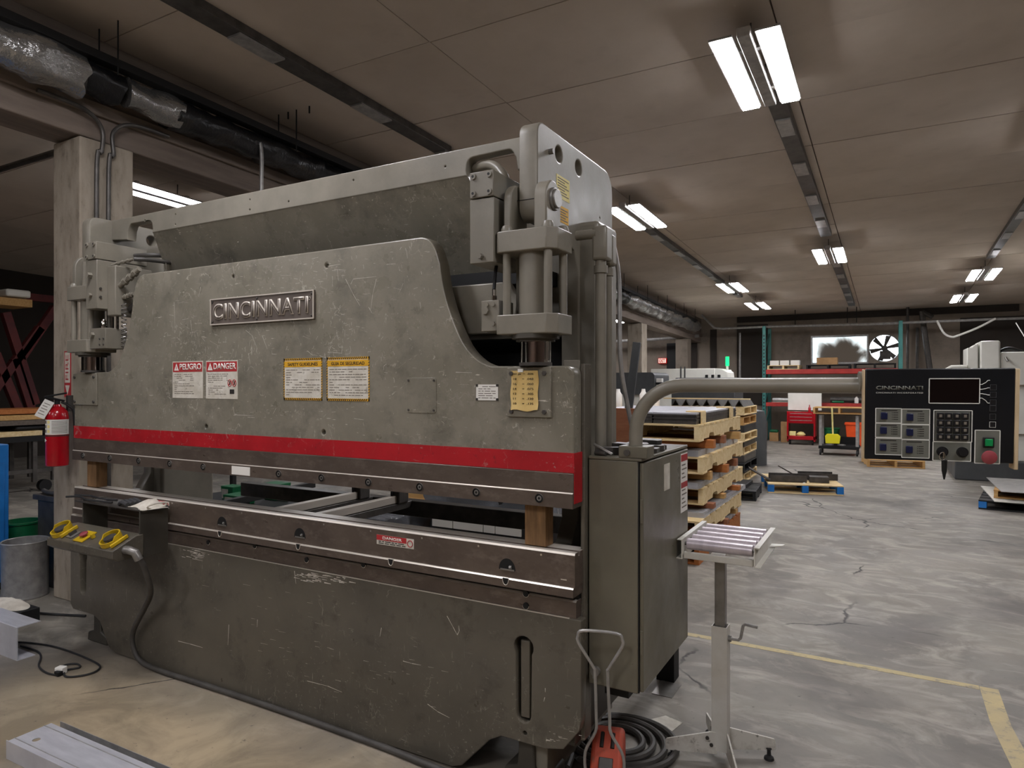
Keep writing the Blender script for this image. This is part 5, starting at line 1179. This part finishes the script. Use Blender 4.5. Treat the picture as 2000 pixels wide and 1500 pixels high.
text('lettering', 'EXIT', 'exit_red', EX, faceY(a_.x+.045, 21.874, a_.z+.035), width=(b2_.x-a_.x)-.09, height=(b2_.z-a_.z)-.07, ext=.004, bold=.03)
# left bay: red frame rack, table with timber
RR = thing('red_frame_rack', 'dark red braced steel rack standing in the dark left bay', 'rack', (-12.6, 5.3, 0))
def bar(p, q_, w_, nm, mat, par):
    p, q_ = Vector(p), Vector(q_); d = q_ - p; L_ = d.length; d.normalize(); r_ = d.to_track_quat('Z', 'Y').to_matrix()
    return MB().cbox((p+q_)/2, (w_, w_, L_), rot=r_).build(nm, mat, par, bevel=.004)
lx = -12.3
Pk = lambda px, py: onX(px, py, lx)
for a, b2 in (((10, 610), (68, 790)), ((78, 640), (-40, 800)), ((28, 700), (60, 800)), ((-10, 690), (35, 800)), ((108, 600), (40, 700))): bar(Pk(*a), Pk(*b2), .12, 'brace', 'dark_red', RR)
bar((lx-.2, 4.2, .06), (lx-.2, 4.2, 3.2), .14, 'upright', 'dark_red', RR); bar((lx-.2, 6.6, .0), (lx-.2, 6.6, 3.2), .14, 'upright', 'dark_red', RR); bar((lx-.2, 4.2, 3.1), (lx-.2, 6.6, 3.1), .12, 'crossbeam', 'dark_red', RR)
tag(MB().cbox(Pk(10, 592), (.6, .5, .12)).build('timber', 'wood'), 'short timber on top of the dark red rack', 'timber') 
tag(MB().cbox(Pk(22, 575), (.5, .35, .12)).build('white_box', 'white_machine', bevel=.03), 'pale blue grey box on top of the dark red rack', 'box')
TB = thing('cart_table', 'black steel cart on casters carrying stacked timber', 'cart', (-11.7, 5.2, 0))
MB().box(-12.1, -11.3, 4.2, 5.75, .78, .86).build('top', 'black', TB)
for x in (-12.05, -11.35):
    for y in (4.25, 5.35, 5.62): MB().box(x-.03, x+.03, y-.03, y+.03, .16, .78).build('leg', 'dark_steel', TB)
MB().box(-11.40, -11.33, 4.2, 5.7, .30, .36).build('rail', 'dark_steel', TB)
for y in (4.5, 5.5): MB().cyl((-11.42, y, .09), (-11.33, y, .09), .09, 16).build('caster', 'black', TB)
for k, (z, y0_, y1_, mt, lb) in enumerate(((.865, 4.3, 5.45, 'wood_light', 'lowest pale board of the timber on the black cart'), (1.03, 4.25, 5.7, 'wood_grey', 'grey weathered board in the timber on the black cart'), (1.11, 4.2, 5.6, 'wood', 'upper tan board of the timber on the black cart'), (1.2, 4.2, 5.7, 'wood_orange', 'topmost orange board of the timber on the black cart'))):
    tag(MB().box(-12.0, -11.32, y0_, y1_, z, z+.075).build('timber', mt, bevel=.004), lb, 'timber')
tag(MB().box(-11.9, -11.35, 5.1, 5.72, .945, 1.02).build('black_case', 'black', bevel=.03), 'black flat case between the boards on the cart', 'case')
# ================================================================ PALLETS
def pallet(label, loc, rotz=0, W=1.2, D=1.0, mat='wood_light', n=7, h=.155, notched=True, group=None, blocks=None):
    """stringers run along local y; origin at the centre of the underside"""
    t = thing('pallet', label, 'pallet', loc, rotz, group, local=True)
    tb = .018; s0, s1 = tb, h - tb
    for k in range(3):
        x = -W/2 + .025 + k*(W-.05)/2
        if blocks:
            for j in range(3):
                y = -D/2 + .06 + j*(D-.12)/2
                MB().box(x-.045 if k == 1 else (x-.025 if k == 0 else x-.065), x+.045 if k == 1 else (x+.065 if k == 0 else x+.025), y-.06, y+.06, s0, s1).build('block', blocks, t, bevel=.003)
        elif notched:
            pr = [(-D/2, s0)]
            for c in (-D*.24, D*.24): pr += [(c-.11, s0), (c-.10, s0+.03), (c-.07, s0+.042), (c+.07, s0+.042), (c+.10, s0+.03), (c+.11, s0)]
            pr += [(D/2, s0), (D/2, s1), (-D/2, s1)]
            MB().prism(pr, 'x', x-.022, x+.022).build('stringer', mat, t)
        else: MB().box(x-.022, x+.022, -D/2, D/2, s0, s1).build('stringer', mat, t)
    bw = D/(n*1.22); m0 = None
    for k in range(n):
        y = -D/2 + bw/2 + k*(D-bw)/(n-1)
        if m0 is None:
            m0 = MB().box(-W/2, W/2, -bw/2, bw/2, 0, tb).build('deck_board', mat, t, bevel=.002); o = m0
        else: o = m0.copy(); C.objects.link(o)
        o.location = (0, y, s1)
    for k in range(3):
        y = -D/2 + bw/2 + k*(D-bw)/2
        o = m0.copy(); C.objects.link(o); o.name = 'bottom_board'; o.location = (0, y, 0)
    return t
def load(name, label, cat, x0, x1, y0, y1, z0, z1, mat, bevel=.002, group=None, jit=0):
    q = MB().box(x0, x1, y0, y1, z0, z1)
    return tag(q.build(name, mat, bevel=bevel), label, cat, group)
def wrapped(label, x0, x1, y0, y1, z0, z1, mat='plastic_wrap', core='dark_steel', amp=.025, seed=0):
    t = thing('wrapped_stack', label, 'wrapped stack', ((x0+x1)/2, (y0+y1)/2, z0))
    MB().box(x0+.03, x1-.03, y0+.03, y1-.03, z0, z1-.012).build('steel_sheets', core, t)
    q = bmesh.new(); bmesh.ops.create_cube(q, size=1); bmesh.ops.subdivide_edges(q, edges=q.edges[:], cuts=13, use_grid_fill=True)
    for v_ in q.verts:
        p = Vector((x0 + (v_.co.x+.5)*(x1-x0), y0 + (v_.co.y+.5)*(y1-y0), z0 + (v_.co.z+.5)*(z1-z0)))
        p += Vector((mnoise.noise(p*7+Vector((seed, 0, 0))), mnoise.noise(p*7+Vector((0, seed, 9))), .5*mnoise.noise(p*7+Vector((4, 0, seed)))))*amp
        p.z = min(max(p.z, z0+.001), z1-.001); v_.co = p
    me = bpy.data.meshes.new('film'); q.to_mesh(me); q.free(); me.materials.append(MATS[mat]); finish(me, 'film', t, ang=50)
    return t
def sheets(label, x0, x1, y0, y1, z0, z1, parts=2, mat='dark_steel', top='sheet_steel', group=None):
    t = thing('sheet_stack', label, 'steel sheets', ((x0+x1)/2, (y0+y1)/2, z0), 0, group)
    k = max(3, int((z1-z0)/.014))
    for i in range(parts):
        a, b2 = x0 + (x1-x0)*i/parts + .004, x0 + (x1-x0)*(i+1)/parts - .004
        for j in range(k):
            zz = z0 + (z1-z0)*j/k; s_ = random.uniform(-.006, .006)
            MB().box(a+s_, b2+s_, y0+s_, y1+s_*.5, zz, zz+(z1-z0)/k-.001).build('sheet', mat if j < k-1 else top, t, smooth=False)
    return t
# ---- stack by the press: five loaded pallets
ax0, ax1, ay0, ay1 = -2.78, -1.50, 6.15, 8.1
acx, acy, aw, ad = (ax0+ax1)/2, (ay0+ay1)/2, ax1-ax0, ay1-ay0
names = ['bottom pallet of the tall stack behind the roller stand', 'second pallet from the floor in the tall stack behind the roller stand', 'middle pallet of the tall stack behind the roller stand', 'second pallet from the top of the tall stack right of the cabinet', 'topmost loaded pallet of the tall stack right of the cabinet']
for k, z in enumerate((0.0, .26, .52, .82, 1.12)):
    pallet(names[k], (acx + (0, .03, .0, .02, 0)[k], acy + (0, -.1, .15, .05, 0)[k], z), 0, aw, ad, 'wood_light' if k else 'wood_orange', 9, .158, True, 'pallets of the near stack')
    if k < 4:
        ztop = z + .159; znext = (.26, .52, .82, 1.12)[k]; hb = .05 if k < 2 else .08
        dz = (acy - .62, acy, acy + .62)
        wrapped(['shrink wrapped steel on the bottom pallet behind the roller stand', 'shrink wrapped steel on the second pallet behind the roller stand', 'dark wrapped steel on the middle pallet of the near stack', 'shiny wrapped steel just below the topmost pallet of the near stack'][k], ax0+.05, ax1-.02 + (.05 if k == 1 else 0), ay0+.06, ay1+(.15 if k < 2 else -.05), ztop, znext-hb-.001, 'plastic_wrap', 'dark_steel', .012, k)
        for j, yy in enumerate(dz):
            tag(MB().box(ax0+.05, ax1+.03+.03*((j+k) % 2), yy-.05, yy+.05, znext-hb, znext-.001).build('dunnage_block', ('wood_orange', 'wood_red', 'wood')[(j+k) % 3], bevel=.003), '%s timber bearer under the %s of the near stack' % (('front', 'middle', 'rear')[j], ('second pallet', 'middle pallet', 'fourth pallet', 'topmost pallet')[k]), 'timber', 'timber bearers of the near stack')
sheets('flat pack of dark steel sheets strapped on the topmost near pallet', ax0+.02, ax1-.03, ay0+.02, ay1-.1, 1.279, 1.385, 3)
for yy, lb in ((ay0+.22, 'pale wooden edge guard at the front of the sheet pack'), (ay1-.45, 'pale wooden edge guard at the back of the sheet pack')):
    tag(MB().box(ax1-.16, ax1-.012, yy-.08, yy+.08, 1.386, 1.398).box(ax1-.022, ax1-.008, yy-.08, yy+.08, 1.279, 1.39).build('edge_guard', 'wood_light', bevel=.002), lb, 'edge guard')
tag(MB().cyl((ax0+.2, 5.80, .42), (ax1-.12, 5.80, .42), .05, 20).build('steel_tube', 'chrome'), 'shiny round steel tube poking out beside the cabinet', 'tube')
tag(MB().box(-1.9, -1.62, 5.55, 5.75, .05, .30).build('tape_dispenser', 'steel', bevel=.03), 'rounded grey machine part low beside the cabinet edge', 'machine part')
# ---- second stack further back
bx = -2.72; by = 12.25
zz = 0
for k, (h_, mt, gap, lb) in enumerate(((.15, 'wood_light', .03, 'pale bottom pallet of the back stack'), (.15, 'black', .12, 'black pallet low in the back stack'), (.14, 'wood_light', .10, 'pale pallet just below the middle of the back stack'), (.14, 'wood_light', .12, 'pale pallet in the middle of the back stack'), (.14, 'wood', .03, 'tan pallet near the top of the back stack'), (.14, 'wood_light', .12, 'pale pallet under the bent parts on the back stack'))):
    pallet(lb, (bx + (.0, .02, -.02, .03, -.02, 0)[k], by + (0, -.1, .1, -.15, .05, 0)[k], zz), R(90), 1.25, 1.25, mt, 6, h_, False, 'pallets of the back stack')
    z2 = zz + h_ + .001
    if gap > .05: tag(MB().box(bx-.6, bx+.62, by-.58, by+.55, z2, z2+gap-.002).build('steel_sheets', 'dark_steel' if k != 3 else 'rubber', bevel=.004), ['', 'dark steel load on the black pallet', 'dark load on the lower pale pallet of the back stack', 'black load on the middle pallet of the back stack', '', ''][k] or 'dark load near the top of the back stack', 'steel sheets') if k < 5 else None
    zz = z2 + gap
for k in range(7):
    x = bx - .55 + .18*k; z = zz - .118
    tag(MB().prism([(x-.07, z), (x-.06, z), (x, z+.10), (x+.06, z), (x+.07, z), (x, z+.112)], 'y', by-.55, by+.5).build('bent_part', 'dark_steel', smooth=False), '%s dark bent V-shaped part on top of the back stack' % ('leftmost', 'second', 'third', 'middle', 'third from right', 'second from right', 'rightmost')[k], 'bent part', 'bent steel parts on the back stack')
tag(MB().box(bx-.75, bx+.7, by-.6, by-.45, zz+.002, zz+.02).build('timber', 'wood_light'), 'thin pale board across the bent parts of the back stack', 'board')
# ---- pallets on the open floor
pallet('wide pallet with blue blocks on the open floor', (-1.22, 11.45, 0), R(14), 1.05, 1.15, 'wood_light', 6, .145, True, None, 'blue_paint')
def bent(label, loc, rz, L_, W_, hw):
    """a shallow steel channel, one end bent up"""
    t = thing('bent_sheet', label, 'bent sheet', loc, rz, local=True)
    MB().box(-L_/2, L_/2, -W_/2, W_/2, 0, .01).build('web', 'dark_steel', t)
    for sg in (-1, 1): MB().box(-L_/2, L_/2, sg*W_/2-.006, sg*W_/2+.006, .01, hw).build('flange', 'dark_steel', t)
    MB().prism([(-L_/2, 0), (-L_/2-.30, .17), (-L_/2-.30, .19), (-L_/2, .02)], 'y', -W_/2, W_/2).build('bent_end', 'dark_steel', t)
for k, (x, y, lb) in enumerate(((-1.37, 11.18, 'front left dark steel channel with raised end on the blue block pallet'), (-.98, 11.62, 'rear right dark steel channel with raised end on the blue block pallet'))):
    bent(lb, (x, y, .147), R(14 + 5*k), .52, .30, .10)
tag(MB().prism([(-1.05, 11.15), (-.78, 11.2), (-.82, 11.4), (-1.08, 11.34)], 'z', .147, .235).build('steel_bracket', 'dark_steel', bevel=.006), 'dark folded steel bracket at the front right of the blue block pallet', 'bracket')
tag(MB().box(-1.13, -1.10, 10.98, 11.4, .147, .152).build('strap', 'paper_clean'), 'white strap lying between the channels on the floor pallet', 'strap')
pallet('low black pallet left of the blue block pallet', (-2.2, 10.3, 0), R(4), 1.1, .9, 'black', 6, .14, False)
tag(MB().box(-2.65, -1.8, 9.95, 10.7, .142, .19).build('steel_sheets', 'rubber', bevel=.006), 'dark sheet load on the low black pallet', 'steel sheets')
pallet('empty tan pallet on the floor below the control pendant', (.06, 15.7, 0), R(8), 1.0, 1.0, 'wood', 6, .15, False)
pallet('dark blue edged pallet at the right edge of the floor', (1.85, 11.4, 0), R(-9), 1.4, 1.55, 'black', 6, .12, False, None, 'blue_paint')
tag(MB().box(1.2, 2.5, 10.65, 12.15, .122, .132).build('cardboard_sheet', 'white_paint'), 'pale board on the blue edged pallet at the right edge', 'board').rotation_euler = (0, 0, 0)
pallet('tan pallet under the steel sheet at the right edge', (1.92, 11.5, .134), R(-9), 1.2, 1.35, 'wood', 6, .11, False)
tag(MB().box(1.28, 2.7, 10.72, 12.25, .246, .252).build('steel_sheet', 'galv'), 'bright steel sheet on the stacked pallets at the right edge', 'steel sheet')
tag(MB().prism([(1.85, 11.6), (2.3, 11.5), (2.4, 11.9), (1.9, 12.0)], 'z', .2535, .255).build('paper_sheet', 'paper_clean'), 'white paper on the steel sheet at the right edge', 'paper')
# ---- stuff seen through the opening of the press
pallet('pallet behind the press under the labelled cartons', (-3.15, 5.45, 0), 0, 1.2, 1.0, 'wood', 6, .15, False)
load('steel_stack', 'dark steel stack on the pallet seen through the press opening', 'steel stack', -3.65, -2.62, 4.98, 5.9, .152, .44, 'rubber')
for k, (x0, x1) in enumerate(((-3.62, -3.40), (-3.39, -3.08), (-3.07, -2.96), (-2.95, -2.70))):
    tag(MB().box(x0, x1, 4.966, 4.979, .36, .435).build('white_label', 'paper_clean'), '%s white card on the stack behind the press' % ('first', 'second and widest', 'third and smallest', 'fourth')[k], 'card', 'white cards behind the press')
tag(MB().box(-3.27, -3.2, 4.964, 4.97, .27, .33).build('yellow_tag', 'yellow'), 'small yellow tag on the stack behind the press', 'tag')
wrapped('shiny film wrapped stack on the cards behind the press', -3.7, -2.6, 4.97, 5.95, .441, .66, 'plastic_dark', 'rubber', .06, 11)
pallet('pallet behind the back gauge rails', (-4.35, 5.1, 0), R(5), 1.1, 1.1, 'wood', 6, .15, False)
wrapped('black film wrapped stack left of the labelled cards', -4.85, -3.85, 4.6, 5.6, .152, .45, 'plastic_dark', 'rubber', .06, 13)
SR = thing('steel_rack', 'black steel frame rack holding green bins behind the press', 'rack', (-5.9, 4.6, 0))
for x in (-6.5, -5.3):
    for y in (4.3, 5.1): MB().box(x-.025, x+.025, y-.025, y+.025, 0, .62).build('post', 'black', SR)
MB().box(-6.55, -5.25, 4.25, 5.15, .40, .44).build('shelf', 'black', SR); bar(onZ(428, 986, .60), onZ(612, 946, .60), .06, 'rail', 'black', SR)
for k, (x, y, h_, w2, lb) in enumerate(((-6.02, 4.72, .14, .075, 'green parts bin with white card, nearest in the press opening'), (-5.70, 4.55, .10, .10, 'low green bin right of the carded bin behind the press'), (-5.62, 4.95, .17, .09, 'tall green bin behind the press'))):
    b_ = thing('parts_bin', lb, 'bin', (x, y, .441)); MB().prism([(x-w2, .441), (x+w2, .441), (x+w2*1.3, .441+h_), (x-w2*1.3, .441+h_)], 'y', y-w2, y+w2).build('bin_body', 'green', b_, bevel=.006); MB().box(x-w2*.9, x+w2*.3, y-w2-.008, y-w2-.001, .455, .44+h_*.8).build('card', 'paper', b_)
tag(MB().lathe([(.07, .441), (.07, .56), (.055, .57), (0, .57)], (-6.45, 4.5, 0), 14).build('tin_can', 'galv'), 'small metal can left of the green bins behind the press', 'can')
wrapped('clear film wrapped bundle at the right of the back gauge', -4.0, -3.2, 6.4, 7.2, .0, .45, 'plastic_wrap', 'wood', .04, 17)
for k, (x, y, lb) in enumerate(((-4.6, 6.6, 'wooden crate behind the back gauge rails'), (-5.2, 7.4, 'second wooden crate further behind the back gauge'))):
    cr = thing('wooden_crate', lb, 'crate', (x, y, 0))
    for j in range(4):
        MB().box(x-.4, x+.4, y-.4, y-.38, .02+j*.11, .11+j*.11).build('slat', 'wood', cr); MB().box(x+.38, x+.40, y-.38, y+.4, .02+j*.11, .11+j*.11).build('slat', 'wood', cr)
    MB().box(x-.38, x+.38, y-.38, y+.38, .0, .02).build('bottom', 'wood', cr)

# ================================================================ FAR END
RK = thing('pallet_rack', 'teal pallet rack with red beams along the far wall', 'rack', (-1.4, 20.6, 0))
for x in (-3.09, .28):
    for y in (20.2, 21.2):
        MB().box(x-.045, x+.045, y-.04, y+.04, 0, 3.3).build('upright', 'teal', RK, bevel=.006)
    if x < 0:
        for k in range(26): MB().box(x-.015, x+.015, 20.157, 20.162, .5+k*.1, .545+k*.1).build('upright_slot', 'black', RK)
    for k in range(4): bar((x, 20.2, .3+k*.75), (x, 21.2, .9+k*.75), .035, 'lacing', 'teal', RK)
for z0, z1 in ((1.93, 2.06), (1.02, 1.13)):
    for y in (20.2, 21.2): MB().box(-3.04, .23, y-.025, y+.025, z0, z1).build('beam', 'red_rack', RK, bevel=.006)
    MB().box(-3.04, .23, 20.225, 21.175, z1-.03, z1-.008).build('deck', 'dark_steel', RK)
pallet('light pallet with white boxes at the left end of the top rack beam', (-2.6, 20.7, 2.061), 0, .85, .8, 'wood_light', 5, .12, False)
for k, x in enumerate((-2.85, -2.58, -2.30)):
    tag(MB().box(x-.12, x+.12, 20.45, 20.7, 2.182, 2.32).build('white_box', 'paper_clean', bevel=.006), '%s white box on the left end of the top rack beam' % ('left', 'middle', 'right')[k], 'box', 'white boxes on the rack')
pallet('black pallet with a cardboard box on the top rack beam', (-1.45, 20.7, 2.061), 0, 1.1, .8, 'black', 5, .12, False)
tag(MB().box(-1.74, -1.22, 20.4, 20.8, 2.182, 2.38).build('cardboard_box', 'cardboard', bevel=.006), 'long cardboard box below the dirty window', 'box')
pallet('dark pallet right of the cardboard box on the top rack beam', (-.32, 20.7, 2.061), 0, 1.0, .8, 'black', 5, .14, False)
tag(MB().cyl((-2.9, 20.5, 1.20), (-2.1, 20.5, 1.20), .06, 14).build('roll', 'galv'), 'pale roll lying on the lower rack beam left of the whiteboard', 'roll')
tag(MB().cyl((-1.4, 20.5, 1.22), (-.3, 20.5, 1.22), .08, 14).build('roll', 'dark_steel'), 'dark roll lying on the lower rack beam right of the whiteboard', 'roll')
tag(MB().box(-2.9, -2.5, 20.3, 20.7, 1.131, 1.138).build('paper_stack', 'paper'), 'papers lying on the lower rack beam', 'paper')
tag(MB().cbox((-1.2, 20.30, 1.16), (.3, .14, .055)).build('green_bag', 'green', bevel=.02), 'crumpled dark green bag on the lower rack beam', 'bag')
tag(MB().lathe([(.05, 1.131), (.05, 1.26), (.02, 1.29), (.02, 1.31)], (-.75, 20.35, 0), 12).build('bottle', 'paper_clean'), 'white bottle on the lower rack beam near the pendant', 'bottle')
tag(MB().box(-2.43, -1.58, 19.97, 19.99, .93, 1.40).build('whiteboard', 'white_machine', bevel=.004), 'plain whiteboard standing on the red tool cart', 'whiteboard')
TC = thing('tool_cart', 'red tool cart with drawers and open lower shelf under the whiteboard', 'tool cart', (-2.05, 20.0, 0))
for x in (-2.40, -1.73):
    MB().box(x-.02, x+.02, 19.65, 20.05, .10, .58).build('side_post', 'red_enamel', TC)
MB().box(-2.42, -1.71, 19.65, 20.05, .58, .90).build('drawer_case', 'red_enamel', TC, bevel=.008); MB().box(-2.42, -1.71, 19.65, 20.05, .14, .24).build('bottom_shelf', 'red_enamel', TC, bevel=.008)
for z in (.60, .69, .78):
    d_ = MB().box(-2.38, -1.75, 19.635, 19.652, z, z+.08).build('drawer', 'red_enamel', TC, bevel=.004); MB().box(-2.34, -1.79, 19.628, 19.636, z+.06, z+.07).build('drawer_pull', 'galv', d_)
for x in (-2.35, -1.78):
    MB().cyl((x-.02, 19.75, .06), (x+.02, 19.75, .06), .06, 12).build('caster', 'black', TC)
tag(MB().cbox((-2.28, 19.75, .30), (.16, .14, .12)).build('yellow_box', 'sticker_yellow', bevel=.01), 'small yellow box on the shelf of the red tool cart', 'box')
tag(MB().lathe([(.10, .2405), (.12, .28), (.07, .34), (.0, .36)], (-2.08, 19.8, 0), 14).build('hard_hat', 'sticker_yellow'), 'pale yellow hard hat on the shelf of the red tool cart', 'hard hat')
tag(MB().lathe([(.035, .9005), (.035, 1.0), (.015, 1.04), (.012, 1.09)], (-1.86, 19.75, 0), 12).build('red_bottle', 'red_enamel'), 'small red bottle on top of the red tool cart', 'bottle')
tag(MB().box(-3.0, -2.76, 20.55, 20.8, 0, .25).build('cardboard_box', 'cardboard', bevel=.006), 'small cardboard box on the floor under the rack', 'box')
tag(MB().cbox((-2.88, 20.68, .29), (.22, .2, .08)).build('green_bag', 'green', bevel=.03), 'green bag on the small floor carton', 'bag')
tag(MB().box(-2.66, -2.48, 20.3, 20.5, 0, .58).build('cardboard_box', 'cardboard', bevel=.006), 'tall narrow carton beside the red tool cart', 'box')
UC = thing('utility_cart', 'black utility cart with tall posts in front of the rack', 'cart', (-1.0, 17.4, 0))
MB().box(-1.42, -.58, 17.1, 17.75, .15, .22).build('deck', 'black', UC, bevel=.01); MB().box(-1.4, -.6, 17.7, 17.74, .22, .40).build('back_rail', 'black', UC)
for x in (-1.38, -.62):
    for y in (17.15, 17.7): MB().box(x-.03, x+.03, y-.03, y+.03, .22, .93).build('post', 'galv', UC); MB().cyl((x-.02, y, .07), (x+.02, y, .07), .07, 14).build('caster', 'rubber', UC)
MB().box(-1.42, -.58, 17.1, 17.75, .93, .96).build('top', 'wood_grey', UC)
pallet('light pallet lying on top of the utility cart', (-.98, 17.4, .961), 0, 1.1, .75, 'wood', 5, .15, False)
for k, x in enumerate((-1.2, -.95)): tag(MB().lathe([(.09, .2215), (.09, .24), (.05, .25)], (x, 17.35, 0), 12).build('coil', 'galv'), '%s small metal coil on the deck of the utility cart' % ('left', 'right')[k], 'coil')
dpx = onY(1627, 857, 17.03).x
DP = thing('dust_pan', 'yellow dustpan with long yellow handle hung on the front of the utility cart', 'dustpan', (dpx, 17.03, .29))
MB().prism([(dpx-.15, .29), (dpx+.14, .29), (dpx+.16, .46), (dpx+.10, .51), (dpx-.12, .51), (dpx-.16, .46)], 'y', 16.93, 16.99).build('pan', 'yellow', DP, bevel=.01); MB().cyl((dpx, 16.99, .50), (dpx-.02, 17.0, 1.12), .018, 8).build('handle', 'sticker_yellow', DP)
OB = thing('orange_bin', 'bright orange plastic bin standing under the rack', 'bin', (-.72, 20.3, 0))
MB().prism([(-.95, 0), (-.58, 0), (-.54, .58), (-1.0, .58)], 'y', 19.9, 20.3).build('bin_body', 'orange', OB, bevel=.02); MB().box(-1.02, -.52, 19.88, 20.32, .56, .62).build('rim', 'orange', OB, bevel=.01)
tag(MB().lathe([(.17, 0), (.2, .42), (.215, .43), (.215, .45), (.0, .45)], (-1.35, 20.3, 0), 20).build('green_bucket', 'green'), 'dark green bucket on the floor under the rack', 'bucket')
# pale machine with beacon, grey guard, shelf goods behind the cabinet
WM = thing('laser_machine', 'long white machine with green beacon behind the pallets', 'machine', (-4.4, 17.3, 0))
MB().box(-5.4, -3.75, 17.0, 19.0, .0, 2.04).build('body', 'white_machine', WM, bevel=.02); MB().prism([(-3.75, 1.70), (-3.75, 2.04), (-3.60, 2.03), (-3.46, 1.95), (-3.44, 1.80), (-3.52, 1.70)], 'y', 17.0, 17.8).build('head_cover', 'white_machine', WM, bevel=.02)
for x in (-4.62, -4.52): MB().box(x, x+.03, 16.985, 17.0, .9, 2.09).build('door_rail', 'grey_machine', WM)
MB().cyl((-3.50, 17.2, 2.0), (-3.50, 17.2, 2.10), .03, 10).build('beacon_stem', 'white_machine', WM); MB().cyl((-3.50, 17.2, 2.10), (-3.50, 17.2, 2.33), .045, 12).build('beacon', 'beacon', WM)
MB().box(-3.44, -2.6, 17.0, 17.6, 1.70, 1.80).build('gantry', 'black', WM)
for k, x in enumerate((-3.95, -3.80, -3.65)): MB().cbox((x, 16.95, 1.80), (.06, .08, .16)).build('cable_clip', 'black', WM, bevel=.01)
GM = thing('grey_guard', 'dark grey machine guard with rounded end left of the leaning bar', 'machine', (-4.5, 13.0, 0))
MB().prism(rrect(-4.95, -4.02, 1.44, 1.88, .08), 'y', 12.9, 13.9).build('hood', 'grey_machine', GM); MB().box(-4.9, -4.2, 13.0, 13.8, 0, 1.44).build('stand', 'white_machine', GM, bevel=.01)
MB().box(-4.02, -3.9, 13.0, 13.1, 1.60, 1.76).build('control_box', 'paper_clean', GM, bevel=.01); MB().cyl((-4.02, 13.0, 1.66), (-3.85, 13.0, 1.66), .025, 10).build('knob', 'black', GM)
GC = thing('grey_cabinet', 'dark grey enclosure behind the pendant arm', 'cabinet', (-3.5, 14.4, 0))
MB().prism([(-4.0, 0), (-2.7, 0), (-2.7, 1.78), (-3.9, 1.78), (-4.0, 1.70)], 'y', 14.0, 14.9).build('body', 'grey_machine', GC, bevel=.02)
MB().lathe([(.30, 0), (.30, .9), (.25, 1.1), (.0, 1.15)], (-2.45, 14.4, 0), 20).build('tank', 'grey_machine', GC)
LB = thing('leaning_bar', 'dark grey steel plank leaning upright behind the cabinet', 'steel plank', (-1.75, 5.0, 0))
dl = (onY(1244, 671, 5.0) - onY(1220, 865, 5.0)).normalized(); p0 = onY(1220, 865, 5.0); p0 = p0 - dl*(p0.z/dl.z)
rot_ = dl.to_track_quat('Z', 'Y').to_matrix()
L_ = (onY(1244, 671, 5.0) - p0).length
rx = Vector((1, 0, 0)); ry = dl.cross(rx).normalized(); rx = ry.cross(dl).normalized()
rot_ = Matrix((rx, ry, dl)).transposed()
MB().cbox(p0 + dl*L_/2 + Vector((0, 0, .01)), (.062, .02, L_), rot=rot_).build('plank', 'grey_machine', LB, bevel=.002)
tag(MB().box(-1.62, -1.44, 4.2, 4.23, 0, 1.49).build('brown_board', 'wood_red', bevel=.003), 'reddish brown board standing behind the cabinet', 'board')
for k, (x, z, lb) in enumerate(((-3.33, 1.30, 'white canister left of the leaning bar'), (-3.06, 1.30, 'left of two white canisters right of the leaning bar'), (-2.97, 1.30, 'right of two white canisters right of the leaning bar'))):
    tag(MB().lathe([(.055, z), (.055, z+.2), (.03, z+.24), (.025, z+.28)], (x, 9.0+.3*k, 0), 14).build('canister', 'paper_clean'), lb, 'canister')
SH = thing('shelf_unit', 'low wooden shelf carrying white canisters behind the press', 'shelf', (-3.2, 9.2, 0))
MB().box(-3.6, -2.8, 8.9, 9.8, 1.26, 1.299).build('top', 'wood', SH); MB().box(-3.6, -2.8, 8.9, 9.8, .6, .63).build('shelf', 'wood', SH)
for x in (-3.57, -2.83):
    for y in (8.93, 9.77): MB().box(x-.03, x+.03, y-.03, y+.03, 0, 1.26).build('post', 'wood', SH)
# white machining centre at the right
CN = thing('machining_centre', 'white machining centre partly hidden behind the control pendant', 'machine', (1.9, 14.6, 0))
MB().prism([(1.18, .9), (1.34, .9), (1.34, 2.34), (1.30, 2.33), (1.25, 2.28), (1.18, 2.27)], 'y', 13.9, 14.6).build('head_side', 'white_machine', CN, bevel=.015)
MB().box(1.36, 1.65, 13.9, 14.7, .9, 2.385).build('head', 'white_machine', CN, bevel=.03)
MB().box(1.66, 3.4, 13.95, 15.6, .35, 2.19).build('enclosure', 'white_machine', CN, bevel=.02)
MB().box(1.0, 3.4, 13.85, 15.6, .0, .35).build('base', 'grey_machine', CN, bevel=.02)
MB().tube(bez([(1.66, 14.2, 2.2), (1.8, 14.2, 2.26), (2.0, 14.3, 2.2)], 6), .03, 8).build('cable', 'black', CN)
MB().tube([(.80, 13.9, 1.8), (.86, 13.9, 1.88), (.96, 13.9, 1.945), (1.18, 13.9, 1.945)], .035, 8).build('pendant_arm', 'white_machine', CN)
MB().box(1.70, 1.82, 13.935, 13.951, .65, 1.75).build('vent_strip', 'paper', CN)
for z in (.80, 1.62): MB().cyl((1.78, 13.92, z), (2.4, 13.92, z), .02, 8).build('grab_rail', 'chrome', CN)
for z_ in range(22):
    for x_ in (1.725, 1.755, 1.785): MB().box(x_-.008, x_+.008, 13.928, 13.936, .70+z_*.042, .72+z_*.042).build('vent_slot', 'ink', CN) if z_ < 22 else None
MB().cyl((1.72, 13.93, 2.10), (1.75, 13.90, 2.03), .02, 8).build('latch', 'steel', CN)
